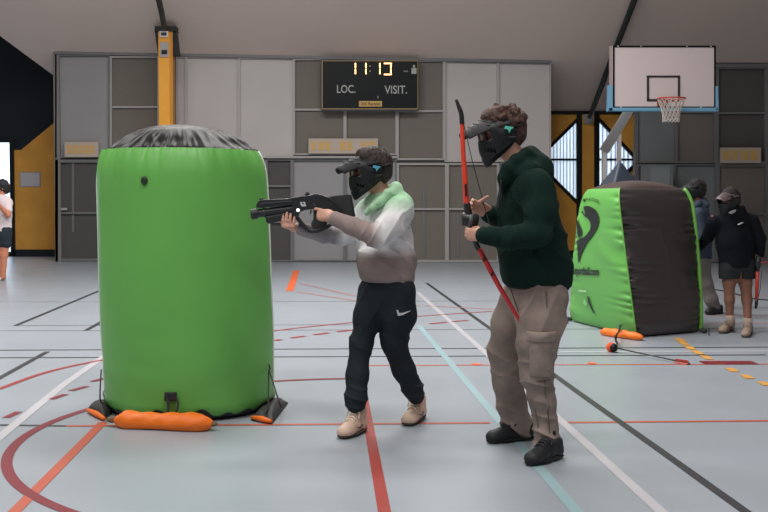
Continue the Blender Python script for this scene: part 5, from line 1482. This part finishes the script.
    w2 = p(-12,210,Y-.2); B.chain([p(-7,203,Y), p(-11,217,Y-.1), w2], [.05,.04,.03], k=.02); hand(B, w2, (-.3,-.5,.6), (.5,1,0), 1, [(30,30,20)]*4)
    B.build('body', mat('skin_warm', (206,134,104), rough=.6), root)
    H = SDF(.008); R = np.array(Rm); H.ell(L(-.010,0,.03), (.115,.098,.105), R, k=.02); H.ell(L(-.06,0,-.02), (.066,.08,.09), R, k=.03); H.ell(L(.08,0,-.05), (.07,.1,.09), R, k=.01, op='s')
    H.build('hair', mat('black_hair2', (30,30,34), rough=.7), root, disp=lambda V: .008*wn(V, 50, 3, 2))
    T = SDF(.008); T.chain([p(1.5,203,Y), p(1.5,215,Y), p(2,230,Y)], [.15,.155,.155], k=.04, flat=((0,1,0),.8)); T.cap(p(-7,203,Y), p(8,203,Y), .07, k=.05); T.cap(p(8,203,Y-.02), p(8.5,210,Y-.08), .065, .06); T.cap(p(-7,203,Y), p(-9,211,Y-.05), .065, .06)
    T.build('shirt', mat('pale_shirt', (222,208,212), rough=.85), root, disp=lambda V: .006*wn(V, 12, 3, 3))
    K = SDF(.008); K.cap(p(2,229,Y), p(2,234,Y), .15, k=.04, flat=((0,1,0),.85)); K.chain([p(-1.5,232,Y), p(-2,243,Y)], [.10,.10], k=.03); K.chain([p(5,232,Y), p(5,243,Y)], [.10,.10], k=.03)
    K.build('shorts', mat('navy_shorts', (34,44,54), rough=.85), root)
    ws = mat('pale_shoe', (214,196,194), rough=.6)
    shoe('shoe', G(4.5,279), G(-1,281), ws, ws, ws, root, w=.05, h=.006); shoe('shoe', G(-2,278), G(-9,280), ws, ws, ws, root, w=.05, h=.006)
far_people()
# ================================================================== light
def lamp(x, y, z, sx, sy, power, col=(1,.97,.94)):
    d = bpy.data.lights.new('hall_lamp', 'AREA'); d.shape = 'RECTANGLE'; d.size = sx; d.size_y = sy; d.energy = power; d.color = col
    o = bpy.data.objects.new('hall_lamp', d); COL.objects.link(o); o.location = (x,y,z); return o
lampfix = mat('lamp_housing', (200,200,200), rough=.5)
for (x, y, p) in ((-4.5,9.5,LP[0]),(.5,9.5,LP[0]),(-4.5,3.5,LP[1]),(.5,3.5,LP[1]),(-2.5,-2,LP[2]),(2.5,-2,LP[2]),(-2,14.0,LP[3]),(1.5,14.0,LP[3])):  # the pair behind the camera is added as front fill
    z = 7.2 if y < 12 else 7.0
    lamp(x, y, z, 2.6, 1.2, p)
    fx = MB(); fx.box((x-1.4,y-.7,z+.03),(x+1.4,y+.7,z+.12)); o = fx.build('ceiling_light', lampfix); tag(o, 'unseen rectangular hall ceiling light', 'lamp', 'hall ceiling lights')
w = bpy.data.worlds.new('world'); S.world = w; w.use_nodes = True
bg = w.node_tree.nodes['Background']; bg.inputs['Color'].default_value = (.86,.93,1,1); bg.inputs['Strength'].default_value = WS
S.view_settings.view_transform = 'Standard'; S.view_settings.look = 'None'; S.view_settings.gamma = 1; S.view_settings.use_curve_mapping = False
S.view_settings.exposure = EXPO
S.cycles.max_bounces = 8; S.cycles.use_denoising = True
